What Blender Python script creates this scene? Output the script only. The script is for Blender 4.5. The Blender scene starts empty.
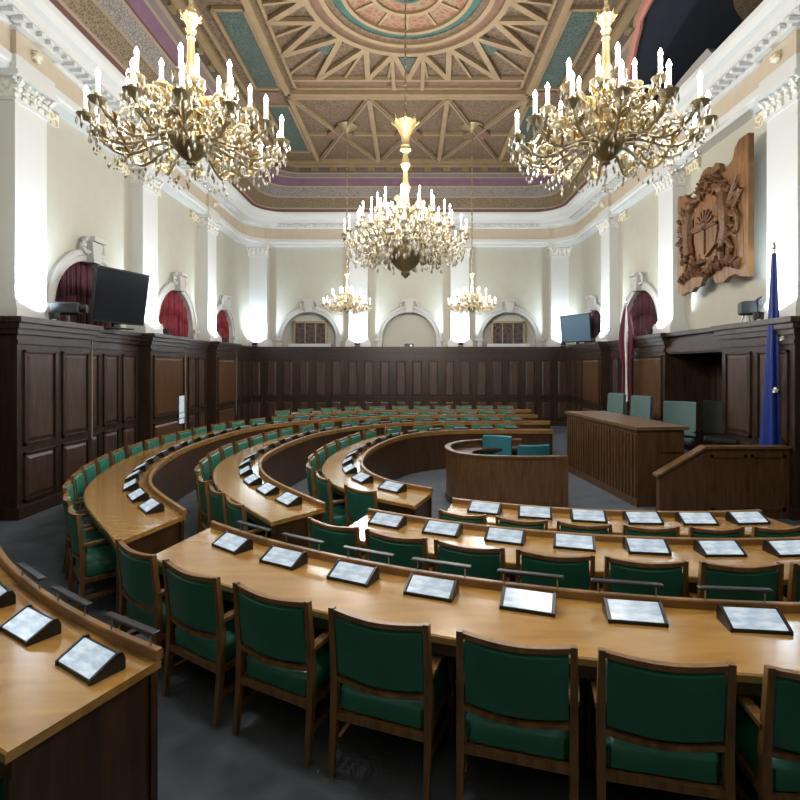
import bpy, math, random
from mathutils import Vector, Matrix
random.seed(7)
PI = math.pi
R = math.radians
sc = bpy.context.scene
COL = sc.collection

# ------------------------------------------------------------------ materials
def nt(name):
    m = bpy.data.materials.new(name); m.use_nodes = True
    return m, m.node_tree, m.node_tree.nodes['Principled BSDF']

def plain(name, col, rough=.5, metal=0., spec=.5, bump=0., bscale=60., emit=None, estr=0., vary=0., vscale=4., coat=0.):
    m, t, b = nt(name)
    b.inputs['Base Color'].default_value = (*col, 1)
    b.inputs['Roughness'].default_value = rough
    b.inputs['Metallic'].default_value = metal
    b.inputs['Specular IOR Level'].default_value = spec
    b.inputs['Coat Weight'].default_value = coat
    b.inputs['Coat Roughness'].default_value = .12
    tc = t.nodes.new('ShaderNodeTexCoord')
    if vary > 0:
        n = t.nodes.new('ShaderNodeTexNoise'); n.inputs['Scale'].default_value = vscale; n.inputs['Detail'].default_value = 5
        r = t.nodes.new('ShaderNodeValToRGB')
        r.color_ramp.elements[0].position = .3; r.color_ramp.elements[1].position = .7
        r.color_ramp.elements[0].color = (*[c * (1 - vary) for c in col], 1)
        r.color_ramp.elements[1].color = (*[min(1, c * (1 + vary)) for c in col], 1)
        t.links.new(tc.outputs['Object'], n.inputs['Vector']); t.links.new(n.outputs['Fac'], r.inputs['Fac'])
        t.links.new(r.outputs['Color'], b.inputs['Base Color'])
    if bump > 0:
        n = t.nodes.new('ShaderNodeTexNoise'); n.inputs['Scale'].default_value = bscale; n.inputs['Detail'].default_value = 3
        bp = t.nodes.new('ShaderNodeBump'); bp.inputs['Strength'].default_value = bump; bp.inputs['Distance'].default_value = .01
        t.links.new(tc.outputs['Object'], n.inputs['Vector']); t.links.new(n.outputs['Fac'], bp.inputs['Height'])
        t.links.new(bp.outputs['Normal'], b.inputs['Normal'])
    if emit:
        b.inputs['Emission Color'].default_value = (*emit, 1); b.inputs['Emission Strength'].default_value = estr
    return m

def wood(name, dark, light, rough=.35, grain=(2.5, 2.5, 14.), coat=0., scale=2.2, spec=.5):
    """stretched noise grain along the axis with the smallest factor"""
    m, t, b = nt(name)
    tc = t.nodes.new('ShaderNodeTexCoord'); mp = t.nodes.new('ShaderNodeMapping')
    mp.inputs['Scale'].default_value = grain
    n = t.nodes.new('ShaderNodeTexNoise'); n.inputs['Scale'].default_value = scale; n.inputs['Detail'].default_value = 6; n.inputs['Distortion'].default_value = .6
    r = t.nodes.new('ShaderNodeValToRGB')
    r.color_ramp.elements[0].position = .32; r.color_ramp.elements[1].position = .68
    r.color_ramp.elements[0].color = (*dark, 1); r.color_ramp.elements[1].color = (*light, 1)
    t.links.new(tc.outputs['Object'], mp.inputs['Vector']); t.links.new(mp.outputs['Vector'], n.inputs['Vector'])
    t.links.new(n.outputs['Fac'], r.inputs['Fac']); t.links.new(r.outputs['Color'], b.inputs['Base Color'])
    b.inputs['Roughness'].default_value = rough; b.inputs['Coat Weight'].default_value = coat
    b.inputs['Coat Roughness'].default_value = .1; b.inputs['Specular IOR Level'].default_value = spec
    return m

def ornate(name, a, bcol, scale=9., rough=.6, metal=0.):
    """voronoi scrollwork pattern, two colours"""
    m, t, b = nt(name)
    tc = t.nodes.new('ShaderNodeTexCoord')
    v = t.nodes.new('ShaderNodeTexVoronoi'); v.inputs['Scale'].default_value = scale; v.feature = 'DISTANCE_TO_EDGE'
    r = t.nodes.new('ShaderNodeValToRGB')
    r.color_ramp.elements[0].position = .04; r.color_ramp.elements[1].position = .16
    r.color_ramp.elements[0].color = (*a, 1); r.color_ramp.elements[1].color = (*bcol, 1)
    bp = t.nodes.new('ShaderNodeBump'); bp.inputs['Strength'].default_value = .5; bp.inputs['Distance'].default_value = .03
    t.links.new(tc.outputs['Object'], v.inputs['Vector']); t.links.new(v.outputs['Distance'], r.inputs['Fac'])
    t.links.new(r.outputs['Color'], b.inputs['Base Color'])
    t.links.new(v.outputs['Distance'], bp.inputs['Height']); t.links.new(bp.outputs['Normal'], b.inputs['Normal'])
    b.inputs['Roughness'].default_value = rough; b.inputs['Metallic'].default_value = metal
    return m

M = {}
M['wains'] = wood('dark_oak', (.018, .010, .0065), (.046, .026, .016), rough=.33, grain=(9, 9, 1.2))
M['wains_panel'] = wood('oak_panel', (.026, .014, .008), (.068, .038, .023), rough=.42, grain=(9, 9, 1.2))
M['wains_door'] = wood('oak_brown', (.05, .023, .009), (.105, .052, .022), rough=.28, grain=(9, 9, 1.2))
M['desk_top'] = wood('honey_veneer', (.30, .155, .034), (.46, .255, .068), rough=.2, grain=(1.2, 5, 5), coat=.8, spec=.6)
M['desk_edge'] = wood('honey_edge', (.19, .098, .034), (.31, .17, .064), rough=.35, grain=(2, 6, 6))
M['desk_panel'] = wood('brown_veneer', (.034, .015, .0065), (.070, .033, .014), rough=.35, grain=(8, 8, 1.2))
M['rostrum'] = wood('rostrum_oak', (.055, .026, .010), (.11, .056, .024), rough=.38, grain=(10, 10, 1.2))
M['rostrum_top'] = wood('rostrum_top_oak', (.10, .052, .02), (.17, .092, .038), rough=.35, grain=(4, 4, 2))
M['counter'] = wood('counter_oak', (.085, .040, .016), (.165, .085, .036), rough=.36, grain=(10, 10, 1.2))
M['chair_wood'] = wood('chair_beech', (.12, .058, .018), (.27, .145, .052), rough=.35, grain=(10, 10, 1.5))
M['green'] = plain('green_leather', (.022, .145, .098), rough=.34, bump=.15, bscale=160, vary=.15)
M['teal'] = plain('teal_fabric', (.012, .13, .17), rough=.6, bump=.2, bscale=140)
M['greyteal'] = plain('pale_teal_fabric', (.075, .135, .135), rough=.6, bump=.2, bscale=140)
M['black'] = plain('black_plastic', (.007, .007, .008), rough=.35)
M['blackfab'] = plain('black_fabric', (.010, .012, .014), rough=.7)
M['bar'] = plain('grey_bar_metal', (.014, .016, .022), rough=.38, metal=.2)
M['steel'] = plain('steel', (.45, .46, .48), rough=.3, metal=1)
M['carpet'] = plain('slate_carpet', (.076, .092, .112), rough=.9, bump=.5, bscale=220, vary=.2, vscale=3)
M['plaster'] = plain('cream_plaster', (.42, .405, .335), rough=.8, bump=.05, bscale=25, vary=.03)
M['arch'] = plain('arch_stucco', (.49, .49, .465), rough=.65, bump=.05, bscale=30)
M['infill'] = plain('cream_infill', (.46, .445, .39), rough=.8)
M['white'] = plain('white_stucco', (.60, .61, .60), rough=.6, bump=.05, bscale=30)
M['frieze'] = plain('peach_frieze', (.50, .43, .33), rough=.7, vary=.05)
M['capital'] = plain('capital_stucco', (.70, .70, .66), rough=.6, bump=.9, bscale=14, vary=.25, vscale=14)
M['gilt_stucco'] = ornate('gilt_scroll_stucco', (.72, .68, .58), (.45, .37, .20), scale=9)
M['gold'] = plain('gold_leaf', (.58, .45, .22), rough=.36, metal=.8, bump=.6, bscale=45)
M['oldgold'] = plain('old_gold', (.46, .40, .27), rough=.38, metal=.35, bump=.6, bscale=55)
M['bronze'] = plain('dull_bronze', (.30, .24, .13), rough=.4, metal=.6, bump=.4, bscale=30)
M['crystal'] = plain('crystal', (.50, .47, .39), rough=.12, spec=.9)
M['candle'] = plain('candle_sleeve', (.85, .84, .80), rough=.5, emit=(1, .97, .92), estr=.7)
M['bulb'] = plain('lit_bulb', (1, 1, 1), rough=.4, emit=(1., .95, .86), estr=9.)
M['ceil'] = ornate('tan_ceiling', (.165, .112, .066), (.105, .073, .048), scale=8, rough=.75)
M['ceil_pink'] = plain('rose_ceiling', (.16, .092, .062), rough=.75, vary=.15, vscale=8)
M['rib'] = plain('gilt_rib', (.255, .18, .10), rough=.5, vary=.1)
M['ceil_teal'] = ornate('teal_panel', (.09, .105, .085), (.022, .062, .060), scale=13)
M['med_teal'] = plain('teal_ring', (.025, .088, .075), rough=.6, vary=.2)
M['med_red'] = ornate('coral_rosette', (.22, .17, .10), (.22, .085, .05), scale=8)
M['cove_red'] = plain('oxblood_band', (.11, .045, .035), rough=.6)
M['cove_brown'] = ornate('brown_gold_frieze', (.20, .145, .075), (.095, .062, .036), scale=17)
M['cove_grey'] = ornate('grey_scroll_frieze', (.12, .10, .085), (.235, .21, .195), scale=16)
M['cove_line'] = plain('buff_line', (.26, .20, .14), rough=.6)
M['cove_purple'] = plain('plum_band', (.135, .068, .108), rough=.7, vary=.12)
M['cove_mauve'] = plain('mauve_band', (.145, .112, .112), rough=.7, vary=.08)
M['cove_dark'] = plain('umber_band', (.06, .04, .025), rough=.6)
M['lunette'] = plain('night_blue_void', (.012, .016, .028), rough=.7)
M['lunette_rim'] = plain('rose_rim', (.42, .17, .14), rough=.6)
M['grey_sill'] = plain('grey_sill', (.34, .32, .31), rough=.7)
M['curtain'] = plain('crimson_velvet', (.20, .016, .028), rough=.75, vary=.25, vscale=8)
M['darkcurtain'] = plain('maroon_velvet', (.065, .012, .022), rough=.75, vary=.25, vscale=8)
M['carv'] = wood('carving_oak', (.105, .046, .014), (.25, .122, .043), rough=.5, grain=(1, 9, 1))
M['carv_dark'] = wood('carving_relief', (.055, .022, .009), (.19, .085, .034), rough=.5, grain=(6, 6, 6), scale=4)
M['eu_blue'] = plain('blue_satin', (.003, .024, .21), rough=.5)
M['star'] = plain('star_yellow', (.75, .72, .55), rough=.5)
M['carmine'] = plain('carmine_satin', (.10, .008, .022), rough=.6)
M['whitecloth'] = plain('white_satin', (.75, .74, .74), rough=.6)
M['paper'] = plain('white_paper', (.78, .78, .76), rough=.7)
M['tvscreen'] = plain('dark_screen', (.012, .014, .018), rough=.16)
M['bluescreen'] = plain('slate_screen', (.10, .17, .24), rough=.2)
M['windark'] = ornate('dim_window', (.10, .055, .045), (.035, .022, .022), scale=5, rough=.2)
# lit terminal screen: pale blue with soft grey rows of text
m, t, b = nt('lit_terminal_screen')
tc = t.nodes.new('ShaderNodeTexCoord'); nz = t.nodes.new('ShaderNodeTexNoise')
mp = t.nodes.new('ShaderNodeMapping'); mp.inputs['Scale'].default_value = (9, 30, 30)
rp = t.nodes.new('ShaderNodeValToRGB')
rp.color_ramp.elements[0].position = .38; rp.color_ramp.elements[1].position = .60
rp.color_ramp.elements[0].color = (.44, .57, .70, 1); rp.color_ramp.elements[1].color = (.80, .90, .98, 1)
nz.inputs['Scale'].default_value = 1.; nz.inputs['Detail'].default_value = 3
t.links.new(tc.outputs['Object'], mp.inputs['Vector']); t.links.new(mp.outputs['Vector'], nz.inputs['Vector'])
t.links.new(nz.outputs['Fac'], rp.inputs['Fac'])
b.inputs['Base Color'].default_value = (.08, .09, .1, 1); b.inputs['Roughness'].default_value = .22
t.links.new(rp.outputs['Color'], b.inputs['Emission Color']); b.inputs['Emission Strength'].default_value = .72
M['screen'] = m

# ------------------------------------------------------------------ mesh builder
class MB:
    def __init__(s): s.v = []; s.f = []; s.m = []; s.names = []
    def mi(s, mat):
        if mat not in s.names: s.names.append(mat)
        return s.names.index(mat)
    def add(s, verts, faces, mat):
        o = len(s.v); k = s.mi(mat)
        s.v += [tuple(p) for p in verts]
        for f in faces: s.f.append(tuple(i + o for i in f)); s.m.append(k)
    def box(s, c, size, mat, rot=None):
        hx, hy, hz = [d / 2 for d in size]
        vs = [Vector((x * hx, y * hy, z * hz)) for x in (-1, 1) for y in (-1, 1) for z in (-1, 1)]
        if rot is not None: vs = [rot @ p for p in vs]
        c = Vector(c)
        s.add([p + c for p in vs], [(0, 1, 3, 2), (4, 6, 7, 5), (0, 4, 5, 1), (2, 3, 7, 6), (0, 2, 6, 4), (1, 5, 7, 3)], mat)
    def bb(s, x0, x1, y0, y1, z0, z1, mat):
        s.box(((x0 + x1) / 2, (y0 + y1) / 2, (z0 + z1) / 2), (abs(x1 - x0), abs(y1 - y0), abs(z1 - z0)), mat)
    def bev(s, x0, x1, y0, y1, z0, z1, mat, b=.01):
        """box with chamfered edges (three stacked rings)"""
        rings = []
        for z, i in ((z0, b), (z0 + b, 0), (z1 - b, 0), (z1, b)):
            a0, a1, c0, c1 = x0 + i, x1 - i, y0 + i, y1 - i
            q = b * .6
            rings.append([(a0 + q, c0, z), (a1 - q, c0, z), (a1, c0 + q, z), (a1, c1 - q, z), (a1 - q, c1, z), (a0 + q, c1, z), (a0, c1 - q, z), (a0, c0 + q, z)])
        s.rings(rings, mat)
    def rings(s, rings, mat, cap=True, closed=True):
        n = len(rings[0]); vs = [p for r in rings for p in r]; fs = []
        for i in range(len(rings) - 1):
            for j in range(n if closed else n - 1):
                k = (j + 1) % n
                fs.append((i * n + j, i * n + k, (i + 1) * n + k, (i + 1) * n + j))
        if cap and closed:
            fs.append(tuple(range(n))[::-1]); fs.append(tuple((len(rings) - 1) * n + j for j in range(n)))
        s.add(vs, fs, mat)
    def lathe(s, prof, mat, n=14, c=(0, 0, 0), cap=True):
        rg = [[(c[0] + r * math.cos(2 * PI * j / n), c[1] + r * math.sin(2 * PI * j / n), c[2] + z) for j in range(n)] for r, z in prof]
        s.rings(rg, mat, cap)
    def tube(s, pts, r, mat, n=7, taper=None):
        pts = [Vector(p) for p in pts]; rg = []
        for i, p in enumerate(pts):
            d = (pts[min(i + 1, len(pts) - 1)] - pts[max(i - 1, 0)]).normalized()
            a = Vector((0, 0, 1)) if abs(d.z) < .9 else Vector((1, 0, 0))
            u = d.cross(a).normalized(); w = d.cross(u).normalized()
            rr = r if taper is None else r * taper[i]
            rg.append([p + u * (rr * math.cos(2 * PI * j / n)) + w * (rr * math.sin(2 * PI * j / n)) for j in range(n)])
        s.rings(rg, mat)
    def bar(s, p, q, w, h, mat, up=(0, 0, 1)):
        p, q = Vector(p), Vector(q); d = (q - p); L = d.length; d = d.normalized(); up = Vector(up)
        sd = d.cross(up).normalized(); up = sd.cross(d).normalized()
        rot = Matrix((d, sd, up)).transposed()
        s.box((p + q) / 2, (L, w, h), mat, rot)
    def prism(s, poly, axis, a0, a1, mat):
        """poly in 2D extruded along axis: 'x' poly=(y,z), 'y' poly=(x,z), 'z' poly=(x,y)"""
        def P(p, a): return (a, p[0], p[1]) if axis == 'x' else (p[0], a, p[1]) if axis == 'y' else (p[0], p[1], a)
        s.rings([[P(p, a0) for p in poly], [P(p, a1) for p in poly]], mat)
    def ball(s, c, r, mat, n=8, k=5, sz=1.):
        s.lathe([(max(r * math.sin(PI * i / k), .001), -r * sz * math.cos(PI * i / k)) for i in range(k + 1)], mat, n, c)
    def drop(s, c, r, h, mat):
        x, y, z = c
        s.add([(x, y, z), (x + r, y, z - h * .6), (x, y + r, z - h * .6), (x - r, y, z - h * .6), (x, y - r, z - h * .6), (x, y, z - h)],
              [(0, 1, 2), (0, 2, 3), (0, 3, 4), (0, 4, 1), (5, 2, 1), (5, 3, 2), (5, 4, 3), (5, 1, 4)], mat)
    def build(s, name, parent=None, smooth=False, loc=None):
        me = bpy.data.meshes.new(name)
        me.from_pydata(s.v, [], s.f)
        for nme in s.names: me.materials.append(M[nme])
        me.polygons.foreach_set('material_index', s.m)
        me.update()
        if smooth:
            me.polygons.foreach_set('use_smooth', [True] * len(me.polygons))
            me.set_sharp_from_angle(angle=R(40))
        import bmesh
        bm = bmesh.new(); bm.from_mesh(me); bmesh.ops.recalc_face_normals(bm, faces=bm.faces); bm.to_mesh(me); bm.free()
        o = bpy.data.objects.new(name, me); COL.objects.link(o)
        if parent is not None: o.parent = parent
        if loc is not None: o.location = loc
        return o

def tag(o, label, cat, group=None):
    o['label'] = label; o['category'] = cat
    if group: o['group'] = group
    return o
def thing(name, label, cat, loc=(0, 0, 0), rz=0., group=None):
    o = bpy.data.objects.new(name, None); COL.objects.link(o)
    o.empty_display_size = .1
    o.location = loc; o.rotation_euler = (0, 0, rz)
    return tag(o, label, cat, group)
def struct(o):
    o['kind'] = 'structure'; return o
def dup(root, loc, rz, label, group=None, scale=None):
    r = root.copy(); COL.objects.link(r); r.location = loc; r.rotation_euler = (0, 0, rz)
    r['label'] = label
    if group: r['group'] = group
    if scale: r.scale = scale
    for ch in root.children:
        c = ch.copy(); COL.objects.link(c); c.parent = r
        for g in ch.children:
            d = g.copy(); COL.objects.link(d); d.parent = c
    return r
ORD = ['first', 'second', 'third', 'fourth', 'fifth', 'sixth', 'seventh', 'eighth', 'ninth', 'tenth', 'eleventh', 'twelfth', 'thirteenth',
       'fourteenth', 'fifteenth', 'sixteenth', 'seventeenth', 'eighteenth', 'nineteenth', 'twentieth', 'twenty-first', 'twenty-second',
       'twenty-third', 'twenty-fourth', 'twenty-fifth', 'twenty-sixth', 'twenty-seventh', 'twenty-eighth', 'twenty-ninth', 'thirtieth',
       'thirty-first', 'thirty-second', 'thirty-third', 'thirty-fourth', 'thirty-fifth', 'thirty-sixth', 'thirty-seventh', 'thirty-eighth']

# ------------------------------------------------------------------ room dimensions
X0 = -.07                       # room axis
XL, XR = X0 - 6.15, X0 + 6.15   # plaster wall planes
YF, YB = -.75, 19.3             # front (behind camera) and back wall planes
LEDGE = 2.84                    # top of the wood wainscot
CEIL = 8.85
CY = 9.23                       # middle of the room
PIL_Y = [.7, 4.42, 8.14, 11.86, 15.54]
PIL_X = [X0 - 5.54, X0 - 1.86, X0 + 1.86, X0 + 5.54]

# floor, ceiling slab
f = MB(); f.bb(XL - .5, XR + .5, YF - .3, YB + .4, -.12, 0, 'carpet'); struct(f.build('floor'))
f = MB(); f.bb(XL - .5, XR + .5, YF - .3, YB + .4, CEIL + .06, CEIL + .2, 'ceil'); struct(f.build('ceiling'))

# upper plaster walls with arched recesses --------------------------------------
def wall_arch(name, T, u0, u1, arches, z0=LEDGE - .1, z1=7.7, depth=.4):
    """T maps (u, z, d) to world: u along the wall, d outward behind the wall face"""
    mb = MB()
    cuts = sorted(arches)
    x = u0
    def quad(a, b, c, d, mat='plaster'):
        mb.add([T(*a), T(*b), T(*c), T(*d)], [(0, 1, 2, 3)], mat)
    for (c, r, zs) in cuts:
        quad((x, z0, 0), (c - r, z0, 0), (c - r, z1, 0), (x, z1, 0))
        pts = [(c - r, z0)] + [(c - r * math.cos(PI * k / 20), zs + r * math.sin(PI * k / 20)) for k in range(21)] + [(c + r, z0)]
        for k in range(len(pts) - 1):
            a, b = pts[k], pts[k + 1]
            if abs(a[0] - b[0]) > 1e-5: quad((a[0], a[1], 0), (b[0], b[1], 0), (b[0], z1, 0), (a[0], z1, 0))
            quad((a[0], a[1], 0), (b[0], b[1], 0), (b[0], b[1], depth), (a[0], a[1], depth), 'white')
        # back of the recess
        for k in range(len(pts) - 1):
            a, b = pts[k], pts[k + 1]
            if abs(a[0] - b[0]) > 1e-5: quad((a[0], z0, depth), (b[0], z0, depth), (b[0], b[1], depth), (a[0], a[1], depth), 'infill')
        x = c + r
    quad((x, z0, 0), (u1, z0, 0), (u1, z1, 0), (x, z1, 0))
    return struct(mb.build(name))
RC = 1.0
SP = 3.15
left_arch = [(10.0, 1.0, SP), (13.72, 1.0, SP), (17.15, .86, SP)]
right_arch = [(13.72, 1.0, SP), (17.15, .86, SP)]
back_arch = [(X0 - 3.7, 1.0, SP), (X0, 1.0, SP), (X0 + 3.7, 1.0, SP)]
wall_arch('wall_left', lambda u, z, d: (XL - d, u, z), YF, YB - RC, left_arch)
wall_arch('wall_right', lambda u, z, d: (XR + d, u, z), YF, YB - RC, right_arch)
wall_arch('wall_back', lambda u, z, d: (u, YB + d, z), XL + RC, XR - RC, back_arch)
f = MB(); f.bb(XL, XR, YF - .2, YF, LEDGE - .1, 7.7, 'plaster'); f.bb(XL, XR, YF - .2, YF, 0, LEDGE, 'wains'); struct(f.build('wall_front'))
def corner(cx, cy, a0, a1, r, z0, z1, mat, mb):
    n = 10; P = [(cx + r * math.cos(a0 + (a1 - a0) * k / n), cy + r * math.sin(a0 + (a1 - a0) * k / n)) for k in range(n + 1)]
    for k in range(n):
        a, b = P[k], P[k + 1]
        mb.add([(*a, z0), (*b, z0), (*b, z1), (*a, z1)], [(0, 1, 2, 3)], mat)
mb = MB(); corner(XL + RC, YB - RC, PI, PI / 2, RC, LEDGE - .1, 7.7, 'plaster', mb); struct(mb.build('wall_back_left'))
mb = MB(); corner(XR - RC, YB - RC, 0, PI / 2, RC, LEDGE - .1, 7.7, 'plaster', mb); struct(mb.build('wall_back_right'))

TRIM = [0]
def trim_name():
    TRIM[0] += 1; return 'trim_%d' % TRIM[0]

# arch surrounds: archivolt ring with keystone
def archivolt(T, c, r, zs):
    mb = MB(); n = 24; rgs = []
    for k in range(n + 1):
        a = PI * k / n; ca, sa = -math.cos(a), math.sin(a)
        rgs.append([T(c + ca * q, zs + sa * q, d) for q, d in ((r, .03), (r, -.05), (r + .10, -.07), (r + .12, -.10), (r + .19, -.10), (r + .22, -.07), (r + .22, .03))])
    mb.rings(rgs, 'arch')
    for sgn in (-1, 1):     # jambs and impost blocks below the springing
        for (q0, q1, z0, z1, d) in ((r, r + .19, LEDGE, zs - .06, -.08), (r - .03, r + .26, zs - .08, zs + .02, -.13)):
            p = [T(c + sgn * q, z, dd) for q in (q0, q1) for z in (z0, z1) for dd in (.02, d)]
            mb.add(p, [(0, 1, 3, 2), (4, 6, 7, 5), (0, 4, 5, 1), (2, 3, 7, 6), (0, 2, 6, 4), (1, 5, 7, 3)], 'arch')
    ks = [(-.12, r - .03), (.12, r - .03), (.17, r + .38), (-.17, r + .38)]
    mb.rings([[T(c + u, zs + z, .02) for u, z in ks], [T(c + u, zs + z, -.20) for u, z in ks]], 'arch')
    o = mb.build(trim_name()); struct(o)
    g = MB()   # scroll ornament crowning the keystone
    for sgn in (-1, 1):
        pts = [T(c + sgn * (.15 + .16 * math.sin(k / 8 * PI)) , zs + r + .28 + .14 * math.cos(k / 8 * PI * 1.2), -.12) for k in range(9)]
        g.tube(pts, .045, 'arch', 6)
    p = [T(c + u, zs + r + z, d) for u, z, d in ((-.19, .36, .0), (.19, .36, .0), (.19, .45, .0), (-.19, .45, .0), (-.19, .36, -.26), (.19, .36, -.26), (.19, .45, -.26), (-.19, .45, -.26))]
    g.add(p, [(0, 1, 2, 3), (4, 7, 6, 5), (0, 4, 5, 1), (2, 6, 7, 3), (0, 3, 7, 4), (1, 5, 6, 2)], 'arch')
    g.build('keystone_scroll', o)
TL = lambda u, z, d: (XL - d, u, z)
TR = lambda u, z, d: (XR + d, u, z)
TB = lambda u, z, d: (u, YB + d, z)
for a in left_arch: archivolt(TL, *a)
for a in right_arch: archivolt(TR, *a)
for a in back_arch: archivolt(TB, *a)

# ------------------------------------------------------------------ swept mouldings around the room
def path(inset, r=RC, n=8):
    x0, x1, y0, y1 = XL + inset, XR - inset, YF + inset, YB - inset
    P = []
    for cx, cy, a0 in ((x1 - r, y0 + r, -PI / 2), (x1 - r, y1 - r, 0), (x0 + r, y1 - r, PI / 2), (x0 + r, y0 + r, PI)):
        for k in range(n + 1):
            a = a0 + PI / 2 * k / n; P.append((cx + r * math.cos(a), cy + r * math.sin(a)))
    return P
def sweep(prof, mats, name, r=RC):
    mb = MB(); rg = [[(x, y, z) for x, y in path(i, r)] for i, z in prof]
    for k in range(len(prof) - 1): mb.rings([rg[k], rg[k + 1]], mats[k], cap=False)
    return mb
# entablature: architrave, peach frieze, projecting cornice
prof = [(-.02, 6.56), (.27, 6.56), (.27, 6.64), (.31, 6.66), (.31, 6.78), (.25, 6.80), (.25, 7.16), (.33, 7.19), (.33, 7.27), (.56, 7.30), (.58, 7.41), (.70, 7.45), (.78, 7.54), (.80, 7.62), (.2, 7.64)]
mats = ['white'] * 5 + ['frieze'] + ['white'] * 8
mb = sweep(prof, mats, 'cornice')
def along(inset, step):
    """points + inward normal along the three visible walls (straight runs)"""
    out = []
    n = int((YB - YF - 2.4) / step)
    for k in range(n):
        y = YF + 1.2 + (k + .5) * (YB - YF - 2.4) / n
        out.append(((XL + inset, y), (1, 0))); out.append(((XR - inset, y), (-1, 0)))
    n = int((XR - XL - 2.8) / step)
    for k in range(n):
        x = XL + 1.4 + (k + .5) * (XR - XL - 2.8) / n
        out.append(((x, YB - inset), (0, -1)))
    return out
for (x, y), (nx, ny) in along(.46, .19):   # dentil / modillion blocks under the corona
    mb.box((x, y, 7.245), (.18 if nx else .08, .08 if nx else .18, .065), 'white')
struct(mb.build(trim_name()))

# cove (coffered transition) in painted bands. right side opens into the lunette
cove = [(.62, 7.62), (.80, 7.63), (.83, 7.72), (.86, 7.76), (1.08, 8.04), (1.10, 8.09), (1.30, 8.33), (1.33, 8.38), (1.37, 8.39), (1.52, 8.57), (1.57, 8.59), (1.66, 8.66), (1.74, 8.68), (1.86, 8.84)]
cmat = ['white', 'cove_red', 'cove_line', 'cove_brown', 'cove_line', 'cove_grey', 'cove_line', 'cove_red', 'cove_purple', 'cove_line', 'cove_mauve', 'cove_line', 'cove_dark']
LUN_Y, LUN_A = 8.75, 3.35         # lunette centre and half width; rises to z = LUN_T
LUN_T = 8.74
def in_lun(x, y, z):
    return x > 3 and z > 7.655 and ((y - LUN_Y) / LUN_A) ** 2 + (max(z - 7.64, 0) / (LUN_T - 7.64)) ** 2 < 1
def cove_point(z):
    for k in range(len(cove) - 1):
        (i0, z0), (i1, z1) = cove[k], cove[k + 1]
        if z0 <= z <= z1: return i0 + (i1 - i0) * (z - z0) / max(z1 - z0, 1e-6)
    return cove[-1][0]
mb = MB()
def dense_path(inset):
    P = path(inset, .75); out = []
    for a, b in zip(P, P[1:] + P[:1]):
        L = math.dist(a, b); n = max(1, int(L / .09)) if (a[0] > 3 and b[0] > 3 and L > 2) else 1
        n = 220 if n > 1 else 1
        out += [(a[0] + (b[0] - a[0]) * k / n, a[1] + (b[1] - a[1]) * k / n) for k in range(n)]
    return out
fine = []
for k in range(len(cove) - 1):
    sub = 4 if cove[k + 1][1] - cove[k][1] > .1 else 1
    for q in range(sub):
        tt = q / sub
        fine.append(((cove[k][0] + (cove[k + 1][0] - cove[k][0]) * tt, cove[k][1] + (cove[k + 1][1] - cove[k][1]) * tt), cmat[k]))
fine.append((cove[-1], None))
for k in range(len(fine) - 1):
    (i0, z0), mt = fine[k]; (i1, z1), _ = fine[k + 1]
    A = [(x, y, z0) for x, y in dense_path(i0)]; B = [(x, y, z1) for x, y in dense_path(i1)]
    n = len(A); fs = []
    for j in range(n):
        q = (j + 1) % n
        c = [(A[j][t_] + A[q][t_] + B[j][t_] + B[q][t_]) / 4 for t_ in range(3)]
        if not in_lun(*c): fs.append((j, q, n + q, n + j))
    mb.add(A + B, fs, mt)
for (x, y), (nx, ny) in along(1.79, .62):  # gilded bracket blocks at the foot of the flat ceiling
    if abs(y - YB + 1.8) > 1.2 or ny:
        mb.box((x, y, 8.765), (.11 if nx else .24, .24 if nx else .11, .10), 'bronze')
struct(mb.build(trim_name()))

# lunette: dark arched gallery void above the right cornice
mb = MB(); n = 40; rim = []
for k in range(n + 1):
    a = PI * k / n; y = LUN_Y - LUN_A * math.cos(a); z = 7.66 + (LUN_T - 7.66) * math.sin(a)
    rim.append((XR - cove_point(z), y, z))
back = [(XR + 1.0, y, z + .35) for x, y, z in rim]
mb.rings([rim, back], 'lunette', cap=False, closed=False)
mb.add(back, [tuple(range(n + 1))], 'lunette')
mb.add([(XR - .62, LUN_Y - LUN_A, 7.66), (XR - .62, LUN_Y + LUN_A, 7.66), (XR + 1, LUN_Y + LUN_A, 7.72), (XR + 1, LUN_Y - LUN_A, 7.72)], [(0, 1, 2, 3)], 'lunette')
o = struct(mb.build(trim_name()))
g = MB(); g.tube([(x - .02, y, z) for x, y, z in rim], .07, 'lunette_rim', 8); g.tube([(x - .06, y * 1.0 + (.09 if y > LUN_Y else -.09), z + .07) for x, y, z in rim], .04, 'rib', 8); g.build('lunette_moulding', o, True)
g = MB()    # curved grey parapet inside the opening, towards its far side
pts = []
for k in range(15):
    a = k / 14; y = LUN_Y + .7 + a * 2.5; pts.append((y, 7.66 + .26 * math.sin(PI * (.5 + a / 2)) ))
poly = [(LUN_Y + .45, 7.64)] + pts + [(LUN_Y + 3.2, 7.64)]
g.prism(poly, 'x', XR - .70, XR - .55, 'grey_sill'); g.build('parapet', o)

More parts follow.
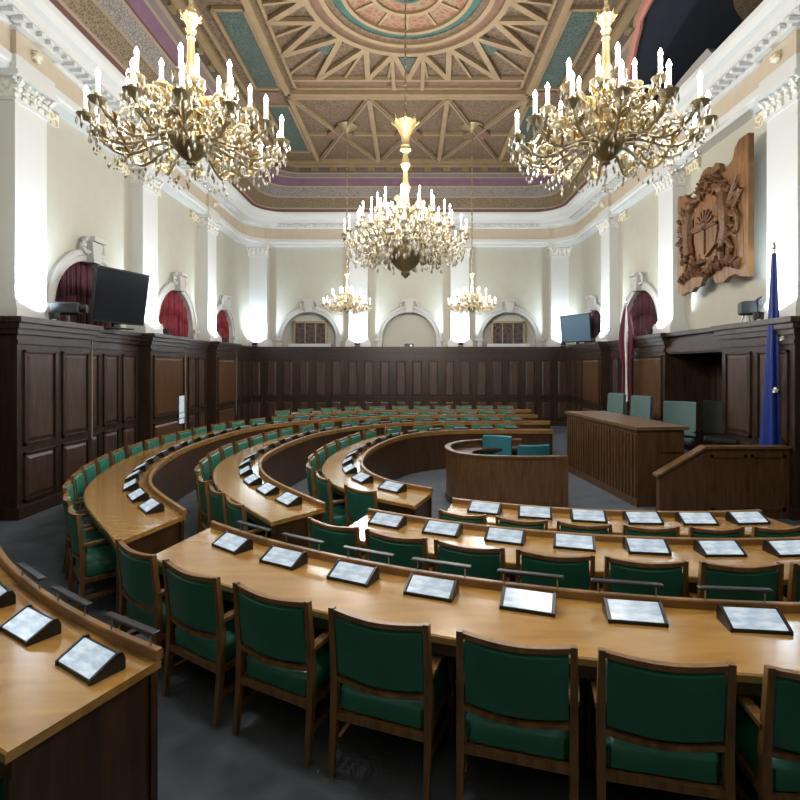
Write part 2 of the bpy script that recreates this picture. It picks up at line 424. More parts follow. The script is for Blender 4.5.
# ------------------------------------------------------------------ flat ceiling ornament
ZC = CEIL + .055
mb = MB()
HX = 4.27; Y0c, Y1c = 2 * CY - 17.43, 17.43
def rect_frame(x0, x1, y0, y1, w, h, mat):
    for p, q in (((x0, y0), (x1, y0)), ((x1, y0), (x1, y1)), ((x1, y1), (x0, y1)), ((x0, y1), (x0, y0))):
        mb.bar((*p, ZC - h / 2), (*q, ZC - h / 2), w, h, mat)
rect_frame(X0 - 4.22, X0 + 4.22, Y0c + .08, Y1c - .08, .16, .10, 'rib')
rect_frame(X0 - 3.98, X0 + 3.98, Y0c + .30, Y1c - .30, .07, .06, 'rib')
rect_frame(X0 - 2.95, X0 + 2.95, CY - 3.55, CY + 3.55, .15, .12, 'rib')
rect_frame(X0 - 2.72, X0 + 2.72, CY - 3.32, CY + 3.32, .06, .07, 'rib')
# radiating ribs between medallion and square frame, paired into V shapes
def square_hit(a, hx=2.68, hy=2.88):
    c, s_ = math.cos(a), math.sin(a); t_ = min(hx / max(abs(c), 1e-6), hy / max(abs(s_), 1e-6))
    return (X0 + c * t_, CY + s_ * t_)
NF = 20
for k in range(NF):                      # zigzag star of ribs between ring and frame
    a = 2 * PI * (k + .5) / NF
    p = (X0 + 1.92 * math.cos(a), CY + 1.92 * math.sin(a))
    for da in (-.5, .5):
        q = square_hit(a + da * 2 * PI / NF)
        zz = ZC - .05 - (.006 if da > 0 else 0); mb.bar((*p, zz), (*q, zz), .12, .09, 'rib')
    q = square_hit(a); mb.bar((*p, ZC - .03), (*q, ZC - .03), .06, .05, 'rib')
for sgn in (-1, 1):                      # broad rose beams on the axes
    mb.bb(X0 - .30, X0 + .30, CY + sgn * 1.95, CY + sgn * 3.3, ZC - .035, ZC, 'ceil_pink')
    for q in (-.34, .34): mb.bar((X0 + q, CY + sgn * 1.92, ZC - .06), (X0 + q, CY + sgn * 3.3, ZC - .06), .09, .11, 'rib')
    mb.bb(X0 - 2.6, X0 - .5, CY + sgn * 2.98, CY + sgn * 3.2, ZC - .05, ZC, 'ceil_pink'); mb.bb(X0 + .5, X0 + 2.6, CY + sgn * 2.98, CY + sgn * 3.2, ZC - .05, ZC, 'ceil_pink')
    mb.bar((X0 - 2.7, CY + sgn * 2.92, ZC - .05), (X0 + 2.7, CY + sgn * 2.92, ZC - .05), .07, .09, 'rib')
# end fields: diagonal lattice between the square and the ceiling edge
for sgn in (-1, 1):
    ya, yb = CY + sgn * 3.75, CY + sgn * 7.85
    xs = [X0 - 2.95, X0 - .98, X0 + .98, X0 + 2.95]
    for xa, xb in zip(xs, xs[1:]):
        for u, v in (((xa, ya), (xb, yb)), ((xb, ya), (xa, yb))):
            mb.bar((*u, ZC - .04), (*v, ZC - .04), .12, .08, 'rib')
            mb.bar((*u, ZC - .06), (*v, ZC - .06), .04, .12, 'cove_line')
        mx, my = (xa + xb) / 2, (ya + yb) / 2
        mb.prism([(mx - .42, my), (mx, my - .6), (mx + .42, my), (mx, my + .6)], 'z', ZC - .10, ZC, 'ceil_pink')
    for x in xs: mb.bar((x, ya, ZC - .05), (x, yb, ZC - .05), .13, .10, 'rib')
    for y in (ya, (ya + yb) / 2, yb - sgn * .1): mb.bar((xs[0], y, ZC - .045), (xs[-1], y, ZC - .045), .10, .09, 'rib')
# long side fields with teal panels
for sx in (-1, 1):
    for (ya, yb) in ((CY - 7.0, CY - 4.2), (CY - 3.3, CY - .6), (CY + .6, CY + 3.3), (CY + 4.2, CY + 7.0)):
        mb.bb(X0 + sx * 3.14, X0 + sx * 3.62, ya, yb, ZC - .03, ZC, 'ceil_teal')
        xa, xb = sorted((X0 + sx * 3.08, X0 + sx * 3.68)); rect_frame(xa, xb, ya - .05, yb + .05, .07, .07, 'rib')
    for y in (CY - 3.75, CY, CY + 3.75): mb.box((X0 + sx * 3.38, y, ZC - .03), (.5, .5, .06), 'ceil_pink')
# small teal blocks between the fan ribs
for k in range(8):
    a = 2 * PI * k / 8 + PI / 2
    c_ = Vector((X0 + 2.35 * math.cos(a), CY + 2.35 * math.sin(a), ZC - .03))
    mb.box(c_, (.55, .34, .06), 'ceil_teal', Matrix.Rotation(a, 3, 'Z'))
struct(mb.build(trim_name()))
# medallion
mb = MB()
def ring(r0, r1, z0, mat, n=64):
    mb.rings([[(X0 + r * math.cos(2 * PI * j / n), CY + r * math.sin(2 * PI * j / n), z) for j in range(n)] for r, z in ((r0, ZC), (r0, z0), (r1, z0), (r1, ZC))], mat, cap=False)
ring(1.80, 1.92, ZC - .13, 'rib'); ring(1.62, 1.80, ZC - .07, 'ceil_pink'); ring(1.52, 1.62, ZC - .12, 'rib'); ring(1.40, 1.52, ZC - .07, 'ceil')
ring(1.22, 1.40, ZC - .05, 'med_teal'); ring(1.14, 1.22, ZC - .11, 'rib'); ring(.03, 1.14, ZC - .04, 'med_red'); ring(.62, .70, ZC - .09, 'rib'); ring(.28, .34, ZC - .09, 'med_teal')
for k in range(12):
    a = 2 * PI * k / 12
    mb.bar((X0 + .72 * math.cos(a), CY + .72 * math.sin(a), ZC - .05), (X0 + 1.12 * math.cos(a), CY + 1.12 * math.sin(a), ZC - .05), .05, .05, 'rib')
struct(mb.build(trim_name()))

# ------------------------------------------------------------------ pilasters on the ledge
def pilaster(T):
    """T(u, d, z): u along the wall from the axis, d in front of the wall"""
    def blk(mb, u, d, z0, z1, mat, d0=-.02):
        p = [T(x, y, z) for x in (-u, u) for y in (d0, d) for z in (z0, z1)]
        mb.add(p, [(0, 1, 3, 2), (4, 6, 7, 5), (0, 4, 5, 1), (2, 3, 7, 6), (0, 2, 6, 4), (1, 5, 7, 3)], mat)
    mb = MB(); blk(mb, .34, .28, LEDGE + .33, 6.2, 'white')
    o = struct(mb.build(trim_name()))
    mb = MB()
    for u, d, z0, z1 in ((.46, .40, LEDGE, LEDGE + .18), (.43, .37, LEDGE + .18, LEDGE + .24), (.40, .34, LEDGE + .24, LEDGE + .29), (.37, .31, LEDGE + .29, LEDGE + .34)):
        blk(mb, u, d, z0, z1, 'white')
    mb.build('pilaster_base', o)
    mb = MB()
    for u, d, z0, z1 in ((.37, .31, 6.14, 6.19), (.335, .275, 6.19, 6.5)): blk(mb, u, d, z0, z1, 'capital' if z0 > 6.15 else 'white')
    blk(mb, .44, .40, 6.48, 6.56, 'white')
    for u in (-.33, -.17, 0, .17, .33):      # two tiers of acanthus leaves curling outwards
        for z0, hh, out in ((6.19, .13, .07), (6.30, .13, .09)):
            uu = u if z0 < 6.25 else u * .85
            pts = [T(uu, .275 + out * (k / 4) ** 2, z0 + hh * math.sin(k / 4 * PI * .6)) for k in range(5)]
            mb.tube(pts, .05, 'capital', 5, [1, 1.1, 1, .8, .5])
    for sg in (-1, 1):                        # corner volutes
        pts = [T(sg * (.37 + .055 * math.cos(k * .7) * (1 - k / 12)), .33, 6.43 + .055 * math.sin(k * .7) * (1 - k / 12)) for k in range(11)]
        mb.tube(pts, .025, 'capital', 5)
        pts = [T(sg * (.33 + .03 * k / 4), .28 + .03 * k, 6.3 + .04 * k) for k in range(5)]
        mb.tube(pts, .03, 'capital', 5)
    mb.build('capital', o)
    mb = MB()                                  # ressaut of the entablature above with a gilded boss
    blk(mb, .42, .36, 6.56, 6.80, 'white', .2); blk(mb, .38, .33, 6.80, 7.17, 'frieze', .2); blk(mb, .46, .46, 7.17, 7.28, 'white', .2)
    c = Vector(T(0, .345, 6.98)); mb.ball(c, .10, 'gilt_stucco', 10, 6)
    mb.build('entablature_block', o)
for y in PIL_Y:
    pilaster(lambda u, d, z, y=y: (XL + d, y + u, z))
    pilaster(lambda u, d, z, y=y: (XR - d, y + u, z))
for x in PIL_X: pilaster(lambda u, d, z, x=x: (x + u, YB - d, z))
# scroll stucco panels beside the first capitals (between capital and bay)
for X, sg in ((XL, 1), (XR, -1)):
    mb = MB()
    for y in (10.0, 13.72): mb.box((X + sg * .03, y - 1.15, 6.42), (.06, .5, .22), 'gilt_stucco'); mb.box((X + sg * .03, y + 1.15, 6.42), (.06, .5, .22), 'gilt_stucco')
    mb.box((X + sg * .03, 6.55, 6.42), (.06, .5, .22), 'gilt_stucco'); struct(mb.build(trim_name()))

# ------------------------------------------------------------------ wood wainscot
def obox(mb, T, u0, u1, z0, z1, d0, d1, mat):
    p = [T(u, d, z) for u in (u0, u1) for d in (d0, d1) for z in (z0, z1)]
    mb.add(p, [(0, 1, 3, 2), (4, 6, 7, 5), (0, 4, 5, 1), (2, 3, 7, 6), (0, 2, 6, 4), (1, 5, 7, 3)], mat)
def panels(mb, T, u0, u1, face, n, rows, mat='wains_panel'):
    """stiles, rails and raised fielded panels standing on a face at distance `face` from the wall"""
    w = (u1 - u0) / n
    for (z0, z1) in rows:
        for k in range(n):
            a, b = u0 + k * w + .07, u0 + (k + 1) * w - .07
            for q0, q1, y0, y1 in ((a, a + .035, z0, z1), (b - .035, b, z0, z1), (a, b, z0, z0 + .035), (a, b, z1 - .035, z1)):
                obox(mb, T, q0, q1, y0, y1, face, face + .03, 'wains')
            i = .10
            p0 = [T(a + .05, face, z0 + .05), T(b - .05, face, z0 + .05), T(b - .05, face, z1 - .05), T(a + .05, face, z1 - .05)]
            p1 = [T(a + i, face + .025, z0 + i), T(b - i, face + .025, z0 + i), T(b - i, face + .025, z1 - i), T(a + i, face + .025, z1 - i)]
            mb.rings([p0, p1], mat)
ROWS = [(.22, .92), (1.02, 2.38)]
def wainscot(T, segs, name):
    mb = MB()
    for (u0, u1, face, n, mat) in segs:
        if face < 0: continue
        obox(mb, T, u0, u1, 0, 2.62, -.3, face, 'wains')
        obox(mb, T, u0 - .03, u1 + .03, 0, .16, -.3, face + .05, 'wains')
        obox(mb, T, u0 - .02, u1 + .02, 2.46, 2.52, face - .02, face + .03, 'wains')
        obox(mb, T, u0 - .05, u1 + .05, 2.60, 2.68, -.3, face + .05, 'wains')
        obox(mb, T, u0 - .08, u1 + .08, 2.68, 2.76, -.3, face + .09, 'wains')
        obox(mb, T, u0 - .11, u1 + .11, 2.76, LEDGE, -.45, face + .14, 'wains')
        if n: panels(mb, T, u0 + .04, u1 - .04, face, n, ROWS, mat)
    return struct(mb.build(name))
TWL = lambda u, d, z: (XL + d, u, z)
TWR = lambda u, d, z: (XR - d, u, z)
TWB = lambda u, d, z: (u, YB - d, z)
FACE, PIER = .46, .72
seg = []; prev = YF
for y in PIL_Y:
    a, b = y - .88, y + .82
    if a > prev: seg.append((prev, a, FACE, 3, 'wains_panel'))
    seg.append((a, b, PIER, 2 if y < 10 else 1, 'wains_panel' if y < 10 else 'wains_door')); prev = b
seg.append((prev, YB - .3, FACE, 4, 'wains_panel'))
wainscot(TWL, seg, trim_name())
seg_r = [(u0, u1, (-1 if (9 < (u0 + u1) / 2 < 11) else fc), n, mt) for u0, u1, fc, n, mt in seg]
wainscot(TWR, seg_r, trim_name())
wainscot(TWB, [(XL + .3, XR - .3, .62, 20, 'wains_panel')], trim_name())
# niche behind the rostrum in the right wainscot
na, nb = PIL_Y[2] + .82, PIL_Y[3] - .88
mb = MB()
mb.bb(XR + .25, XR + .32, na, nb, 0, 2.5, 'wains')
mb.bb(XR - FACE - .2, XR + .3, na, nb, 2.40, 2.76, 'wains'); mb.bb(XR - FACE - .3, XR + .3, na, nb, 2.76, LEDGE, 'wains')
mb.bb(XR - FACE - .24, XR - FACE - .18, na, nb, 2.44, 2.52, 'wains_panel')
panels(mb, lambda u, d, z: (XR - d, u, z), na + .1, nb - .1, -.25, 3, [(.9, 2.2)])
mb.bb(XR - .2, XR + .25, (na + nb) / 2 - .5, (na + nb) / 2 - .38, 0, 2.4, 'wains_panel')
struct(mb.build(trim_name()))

# edge glints put in as pale strips on the left piers' far corners
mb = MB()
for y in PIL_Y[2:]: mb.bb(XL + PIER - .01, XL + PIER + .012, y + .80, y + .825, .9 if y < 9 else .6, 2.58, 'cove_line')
struct(mb.build(trim_name()))  # named as trim, but holds only the added glint strips
o = thing('wall_reflection', 'pale blue reflection on the left wainscot, added as a narrow glowing panel', 'screen', (XL + PIER, 12.42, .74))  # added glowing panel stands in for a reflection on the polished wood
mb = MB(); mb.bb(.0, .025, -.17, .17, 0, .74, 'black'); mb.build('casing', o)  # black backing of the added reflection panel, no real casing here
mb = MB(); mb.bb(.0252, .030, -.14, .14, .04, .70, 'screen'); mb.build('screen', o)  # emissive face carries the reflection, no real display here
# ------------------------------------------------------------------ arch fillings
def drape(name, T, c, r, zs, mat, label, d=.08):
    mb = MB(); n = 48; top = []; bot = []; back = []
    cols = []
    for k in range(n + 1):
        u = c - r * .97 + 2 * r * .97 * k / n
        zt = zs + math.sqrt(max(r * r - (u - c) ** 2, 0)) - .01
        w = .035 * math.sin(k * 1.25) + .015 * math.sin(k * 2.9)
        cols.append([T(u, zz, d + w * (1 if q else .6)) for q, zz in enumerate((zt, (zt + LEDGE) / 2, LEDGE + .012))] )
    for k in range(n):
        A, B = cols[k], cols[k + 1]
        for q in range(2): mb.add([A[q], B[q], B[q + 1], A[q + 1]], [(0, 1, 2, 3)], mat)
    o = mb.build(name, None, True)
    so = o.modifiers.new('thick', 'SOLIDIFY'); so.thickness = .012
    return tag(o, label, 'curtain', 'curtains in the arched recesses')
drape('curtain', TL, *left_arch[0], 'darkcurtain', 'dark maroon curtain in the arch behind the big television')
drape('curtain', TL, *left_arch[1], 'curtain', 'crimson curtain in the middle arch of the left wall')
drape('curtain', TL, *left_arch[2], 'curtain', 'crimson curtain in the farthest arch of the left wall')
drape('curtain', TR, *right_arch[0], 'darkcurtain', 'dark maroon curtain in the arch behind the red and white flag')
drape('curtain', TR, *right_arch[1], 'darkcurtain', 'maroon curtain in the right wall arch behind the small television')
for k, x in enumerate((X0 - 3.7, X0 + 3.7)):
    mb = MB(); mb.bb(x - .58, x + .58, YB + .20, YB + .38, 2.98, 3.78, 'windark')
    o = struct(mb.build('window_%d' % (k + 1)))
    mb = MB()
    for a, b, z0, z1 in ((x - .64, x - .56, 2.9, 3.83), (x + .56, x + .64, 2.9, 3.83), (x - .64, x + .64, 3.76, 3.83)): mb.bb(a, b, YB + .14, YB + .26, z0, z1, 'bronze')
    mb.bb(x - .80, x + .80, YB + .02, YB + .3, LEDGE, 2.98, 'white'); mb.build('window_frame', o)
    mb = MB()
    for q in (-.2, .2): mb.bb(x + q - .015, x + q + .015, YB + .17, YB + .21, 2.98, 3.78, 'bronze')
    mb.build('mullion', o)

# ------------------------------------------------------------------ uplights on the ledge
def uplight(loc, rz, label, energy, tilt, size=112, col=(.68, .85, 1.)):
    o = thing('spotlight', label, 'lamp', loc, rz, 'small uplights along the wainscot ledge')
    b = MB(); b.bev(-.09, .09, -.05, .05, 0, .03, 'black', .008)
    for s_ in (-1, 1): b.bb(s_ * .085 - .008, s_ * .085 + .008, -.02, .02, .02, .13, 'black')
    b.build('bracket', o)
    h = MB(); h.lathe([(.05, .05), (.072, .06), (.078, .15), (.07, .15), (.06, .135)], 'black', 14); h.build('housing', o, True)
    l = MB(); l.lathe([(.001, .137), (.058, .139)], 'bulb', 14, cap=False); l.build('lens', o)
    L = bpy.data.lights.new('uplight_beam', 'SPOT'); L.energy = energy; L.color = col; L.spot_size = R(size); L.spot_blend = .9; L.shadow_soft_size = .05
    lo = bpy.data.objects.new('uplight_beam', L); COL.objects.link(lo)
    # aim up, leaning towards the wall (local +Y of the lamp)
    c, s_ = math.cos(rz), math.sin(rz)
    lo.location = (loc[0], loc[1], loc[2] + .18)
    d = Vector((-s_ * math.sin(tilt), c * math.sin(tilt), math.cos(tilt)))
    lo.rotation_euler = d.to_track_quat('-Z', 'Y').to_euler()
    return o
UP_E = 430
names_y = {0: None}
for k, y in enumerate(PIL_Y):  # first two pairs, out of view, are added to light the near chairs
    which = ['unseen black spotlight added on the ledge beside the camera', 'unseen black spotlight added on the ledge near the camera', 'black spotlight at the foot of the nearest visible pilaster', 'black spotlight at the foot of the second pilaster', 'black spotlight at the foot of the third pilaster'][k]
    
    uplight((XL + .64, y, LEDGE), PI / 2, which + ' on the left wall', UP_E * (.3 if k == 0 else .8 if k == 1 else 1), R(38))
    uplight((XR - .64, y, LEDGE), -PI / 2, which + ' on the right wall', UP_E * (.3 if k == 0 else .8 if k == 1 else 1), R(38))
for k, x in enumerate(PIL_X):
    uplight((x, YB - .62, LEDGE), 0, 'black spotlight on the back ledge before the %s white pilaster from the left' % ORD[k], UP_E * 1.05, R(38))
# box on the ledge under the blank arch
mb = MB(); mb.bev(-.17, .17, -.1, .1, 0, .12, 'black', .015); o = mb.build('projector', None, False, (X0, YB - .3, LEDGE)); tag(o, 'small black projector on the back ledge under the blank middle arch', 'projector')
l = MB(); l.lathe([(.03, 0), (.035, .02), (.02, .02)], 'steel', 10); q = l.build('lens', o); q.rotation_euler = (PI / 2, 0, 0); q.location = (.07, -.10, .06)

# black stage lamp with a leg stand on the right ledge
o = thing('stage_lamp', 'black stage lamp on short legs on the right ledge under the wood carving', 'lamp', (XR - .50, 8.62, LEDGE), R(75))
b = MB()
for x, y in ((-.1, -.08), (.1, -.08), (-.1, .08), (.1, .08)): b.tube([(x, y, 0), (x * .5, y * .5, .16)], .012, 'steel', 6)
b.build('stand', o)
h = MB(); h.bev(-.11, .11, -.12, .12, .15, .38, 'black', .03); h.build('housing', o)
d_ = MB(); d_.prism([(-.12, .38), (-.19, .45), (-.17, .29), (-.12, .25)], 'x', -.11, .11, 'black'); d_.build('barn_door', o)
o = thing('camera', 'dark spotlight with a camera-shaped body on the left ledge beside the big television', 'camera', (XL + .66, 8.42, LEDGE), R(-75))  # camera-shaped stand-in for the black spotlight on the left ledge
b = MB(); b.tube([(0, 0, 0), (0, 0, .14)], .03, 'black', 8); b.bev(-.1, .1, -.1, .1, 0, .02, 'black', .006); b.build('mount', o)
h = MB(); h.bev(-.10, .10, -.22, .18, .14, .34, 'black', .03); h.build('housing', o)
l = MB(); l.lathe([(.06, 0), (.07, .10), (.05, .10)], 'black', 12); q = l.build('lens', o); q.location = (0, .18, .24); q.rotation_euler = (-PI / 2, 0, 0)

# ------------------------------------------------------------------ televisions
def tv(loc, rz, w, h, scr, label, tilt):
    o = thing('television', label, 'television', loc, rz)
    b = MB(); b.bev(-.32, .32, -.10, .10, 0, .025, 'black', .008); b.bb(-.05, .05, -.05, -.0, .02, .45, 'black'); b.build('stand', o)
    b = MB(); b.bev(-w / 2, w / 2, -.025, .045, 0, h, 'black', .012); c = b.build('casing', o); c.location = (0, .02, .10); c.rotation_euler = (tilt, 0, 0)
    s_ = MB(); s_.bb(-w / 2 + .03, w / 2 - .03, .046, .050, .035, h - .03, scr); s_.build('screen', c)
    return o
tv((XL + .72, 9.70, LEDGE), R(-110), 1.14, 1.0, 'tvscreen', 'large black television tilted on the left ledge before an arch', R(-9))
tv((XR - .55, 17.3, LEDGE), R(122), 1.25, .92, 'bluescreen', 'small slate blue television on the right ledge at the far end', R(-5))

# ------------------------------------------------------------------ carved wooden coat of arms on the right wall
cy, cz = 10.02, 4.88
o = thing('wood_carving', 'large brown carved wooden coat of arms with jagged edges on the right wall', 'carving', (X0 + 5.86, cy, 3.62), 0)
# local: y' along wall (left of board = +Y), z up.  outline from near (y<0) to far (y>0)
out = [(-1.17, .06), (-1.17, 2.50), (-.92, 2.50), (-.80, 2.40), (-.74, 2.22), (-.62, 2.16), (-.52, 2.08), (-.38, 2.12), (-.33, 2.30), (-.22, 2.36), (-.08, 2.30), (.05, 2.38), (.20, 2.36),
       (.30, 2.28), (.33, 2.02), (.42, 1.95), (.60, 1.94), (.75, 1.98), (.88, 2.12), (1.02, 2.10), (1.10, 2.16), (1.17, 2.14), (1.17, .12), (1.02, .02), (.80, .06), (.62, .04), (.50, .12), (.30, .12), (.22, .24), (.05, .28), (-.12, .24), (-.20, .10), (-.45, .06), (-.60, .14), (-.82, .16), (-1.0, .08)]
b = MB(); b.prism(out, 'x', -.05, .05, 'carv')
for k in range(1, 12):                    # plank joints
    y = -1.17 + 2.34 * k / 12
    b.bb(-.062, -.05, y - .07, y + .07, .32, .9, 'carv')
b.build('board', o)
b = MB(); b.bb(.05, .225, -.9, .9, .5, .62, 'carv'); b.build('batten', o); b = MB(); b.bb(.05, .225, -.9, .9, 1.7, 1.82, 'carv'); b.build('batten', o)
rl = MB(); XFc = -.05
def st(y, z, r, dep=.06, n=5):
    pts = [(y + (r if k % 2 == 0 else r * .42) * math.sin(PI * k / n), z + (r if k % 2 == 0 else r * .42) * math.cos(PI * k / n)) for k in range(2 * n)]
    rl.prism(pts, 'x', XFc - dep, XFc, 'carv_dark')
sh = [(-.34, 1.62), (.34, 1.62), (.34, 1.05), (.28, .85), (0, .70), (-.28, .85), (-.34, 1.05)]
rl.prism(sh, 'x', XFc - .07, XFc, 'carv')
for k in range(9):                        # half sun with rays in the upper field
    a = PI * k / 8
    rl.bar((XFc - .09, .10 * math.cos(a), 1.22 + .10 * math.sin(a)), (XFc - .09, .28 * math.cos(a), 1.22 + .28 * math.sin(a)), .035, .035, 'carv_dark', (1, 0, 0))
rl.ball((XFc - .07, 0, 1.24), .09, 'carv_dark', 10, 6)
rl.bb(XFc - .10, XFc, -.34, .34, 1.17, 1.21, 'carv_dark'); rl.bb(XFc - .10, XFc, -.02, .02, .75, 1.18, 'carv_dark')
for k in range(3): st((-.24, 0, .24)[k], (1.80, 1.92, 1.80)[k], .13)
def beast(sg):
    T_ = lambda y, z: (XFc - .05, sg * y, z)
    rl.tube([T_(.50, .82), T_(.56, 1.05), T_(.55, 1.30), T_(.50, 1.50), T_(.52, 1.64)], .12, 'carv_dark', 8, [.9, .8, 1., .9, .6])
    rl.ball(T_(.47, 1.70), .11, 'carv_dark', 8, 6)
    rl.tube([T_(.44, 1.70), T_(.36, 1.68)], .05, 'carv_dark', 6)
    rl.tube([T_(.50, 1.42), T_(.40, 1.46), T_(.33, 1.54)], .045, 'carv_dark', 6)
    rl.tube([T_(.52, 1.28), T_(.40, 1.24), T_(.34, 1.30)], .045, 'carv_dark', 6)
    rl.tube([T_(.52, .88), T_(.42, .74), T_(.46, .56), T_(.36, .52)], .06, 'carv_dark', 6)
    rl.tube([T_(.60, .86), T_(.68, .70), T_(.60, .54), T_(.52, .52)], .06, 'carv_dark', 6)
    rl.tube([T_(.62, .92), T_(.80, .96), T_(.86, 1.15), T_(.76, 1.30), T_(.84, 1.48), T_(.92, 1.56)], .04, 'carv_dark', 6)
    for k in range(5): rl.tube([T_(.60, 1.42 - .02 * k), T_(.72 + .02 * k, 1.62 - .06 * k), T_(.84 - .01 * k, 1.80 - .13 * k)], .035, 'carv_dark', 5, [1, .9, .4])
for sg in (-1, 1):
    beast(sg)
    for k in range(8):                    # oak leaves and ribbon under the shield
        a = k / 7; y = sg * (.05 + .75 * a); z = .46 + .10 * math.sin(a * PI) - .03
        rl.tube([(XFc - .02, y, z - .08), (XFc - .07, y + sg * .03, z), (XFc - .03, y + sg * .08, z + .08)], .055, 'carv_dark', 5, [.5, 1, .4])
rr = random.Random(11)
for k in range(150):                      # mantling: dense curling foliage round the arms
    a = rr.uniform(0, 2 * PI); q = rr.uniform(.42, .80); y = q * 1.05 * math.cos(a) ; z = 1.22 + q * 1.0 * math.sin(a)
    if abs(y) > .92 or z < .42 or z > 2.06 or (abs(y) < .36 and .7 < z < 1.75): continue
    b1 = a + rr.uniform(-1.5, 1.5); L = rr.uniform(.08, .17)
    rl.tube([(XFc, y, z), (XFc - rr.uniform(.05, .11), y + L * .6 * math.cos(b1), z + L * .6 * math.sin(b1)), (XFc - .01, y + L * math.cos(b1 + .7), z + L * math.sin(b1 + .7))], rr.uniform(.025, .045), 'carv_dark', 5, [.7, 1.2, .4])
piv = Vector((0, 0, 1.22))
rl.v = [(XFc + (p[0] - XFc) * 1.1, p[1] * 1.13, 1.22 + (p[2] - 1.22) * 1.13) for p in rl.v]
rl.build('heraldic_relief', o, True)

# ------------------------------------------------------------------ flags
def flag_cloth(name, parent, z0, z1, r0, r1, mats, folds=7, bulge=0.):
    mb = MB(); n = 56; rg = []
    K = 14
    for i in range(K + 1):
        t_ = i / K; z = z0 + (z1 - z0) * t_; r = r0 + (r1 - r0) * (t_ ** .8) + bulge * max(0, math.sin(PI * min(1, max(0, (t_ - .35) / .65)))) 
        rg.append([((r * (1 + .22 * math.sin(folds * a + 1.5 * t_))) * math.cos(a), (r * .8 * (1 + .22 * math.sin(folds * a + 1.5 * t_))) * math.sin(a), z + .03 * math.sin(3 * a) * (1 - t_)) for a in [2 * PI * j / n for j in range(n)]])
    vs = [p for r_ in rg for p in r_]
    for j in range(n):
        mt = mats(j / n)
        for i in range(K):
            k = (j + 1) % n
            mb.add([rg[i][j], rg[i][k], rg[i + 1][k], rg[i + 1][j]], [(0, 1, 2, 3)], mt)
    mb.add(rg[0], [tuple(range(n))], mats(0))
    o = mb.build(name, parent, True); return o
fx, fy = 5.32, 7.62
o = thing('flag', 'blue flag with yellow stars furled on a tall pole beside the rostrum', 'flag', (fx, fy, 0))
p = MB(); p.lathe([(.16, 0), (.16, .03), (.05, .06), (.018, .10), (.018, 3.86)], 'steel', 12); p.build('pole', o)
p = MB(); p.lathe([(.005, 3.98), (.022, 3.92), (.028, 3.88), (.015, 3.85)], 'steel', 10); p.build('finial', o)
c = flag_cloth('cloth', o, .95, 3.80, .165, .028, lambda t_: 'eu_blue', 5)
for (dx, z) in ((.03, 2.55), (.075, 1.94), (-.065, 1.80)):
    yy = -math.sqrt(max(.155 ** 2 - dx ** 2, 0)) * .9 - .005
    pts = [(dx + (.042 if k % 2 == 0 else .018) * math.sin(PI * k / 5), z + (.042 if k % 2 == 0 else .018) * math.cos(PI * k / 5)) for k in range(10)]
    s_ = MB(); s_.prism(pts, 'y', yy - .012, yy + .04, 'star'); s_.build('star', c)
fx2, fy2 = 5.12, 12.35
o = thing('flag', 'dark red and white flag hanging furled on a pole behind the rostrum', 'flag', (fx2, fy2, 0))
p = MB(); p.lathe([(.16, 0), (.16, .03), (.05, .06), (.018, .10), (.018, 3.62)], 'steel', 12); p.build('pole', o)
p = MB(); p.lathe([(.005, 3.74), (.022, 3.68), (.028, 3.64), (.015, 3.60)], 'steel', 10); p.build('finial', o)
flag_cloth('cloth', o, 1.30, 3.58, .13, .03, lambda t_: 'whitecloth' if   .66 < t_ < .72 or .1 < t_ < .18 else 'carmine', 6, .10)

# ------------------------------------------------------------------ chandeliers
def arm_mesh(r_in, r_out, z_in, z_out, sag):
    mb = MB(); pts = []
    for k in range(11):
        t_ = k / 10; r_ = r_in + (r_out - r_in) * t_
        z = z_in + (z_out - z_in) * t_ - sag * math.sin(PI * min(1, t_ * 1.02)) + (.05 * math.sin(2 * PI * t_))
        pts.append((r_, 0, z))
    mb.tube(pts, .012, 'oldgold', 6, [1.5, 1.3, 1.2, 1.1, 1, 1, 1, 1, 1, 1, 1])
    # scroll curl under the arm, leaf ornaments
    cx, cz_ = r_in + (r_out - r_in) * .62, z_in + (z_out - z_in) * .62 - sag * .2
    mb.tube([(cx + .085 * math.cos(.8 * k) * (1 - k / 14), 0, cz_ + .085 * math.sin(.8 * k) * (1 - k / 14)) for k in range(12)], .012, 'oldgold', 5)
    for k in (2, 4, 6, 8):
        p = Vector(pts[k]); mb.tube([p, p + Vector((.02, .03, .05)), p + Vector((.05, .05, .06))], .016, 'gold', 5, [.6, 1.1, .3])
        mb.tube([p, p + Vector((.02, -.03, .05)), p + Vector((.05, -.05, .06))], .016, 'gold', 5, [.6, 1.1, .3])
    # drip pan and socket
    mb.lathe([(.012, z_out - .02), (.05, z_out), (.062, z_out + .018), (.05, z_out + .014), (.022, z_out + .02), (.022, z_out + .05), (.014, z_out + .05)], 'oldgold', 10, (r_out, 0, 0))
    for k in range(6):
        a = 2 * PI * k / 6; mb.drop((r_out + .055 * math.cos(a), .055 * math.sin(a), z_out + .005), .010, .07, 'crystal')
    return mb
def candle_mesh(r_out, z_out, h):
    c = MB(); c.lathe([(.015, z_out + .03), (.015, z_out + .03 + h)], 'candle', 8, (r_out, 0, 0))
    b = MB(); z = z_out + .03 + h
    b.lathe([(.009, z), (.017, z + .014), (.017, z + .026), (.008, z + .048), (.002, z + .060)], 'bulb', 8, (r_out, 0, 0))
    return c, b
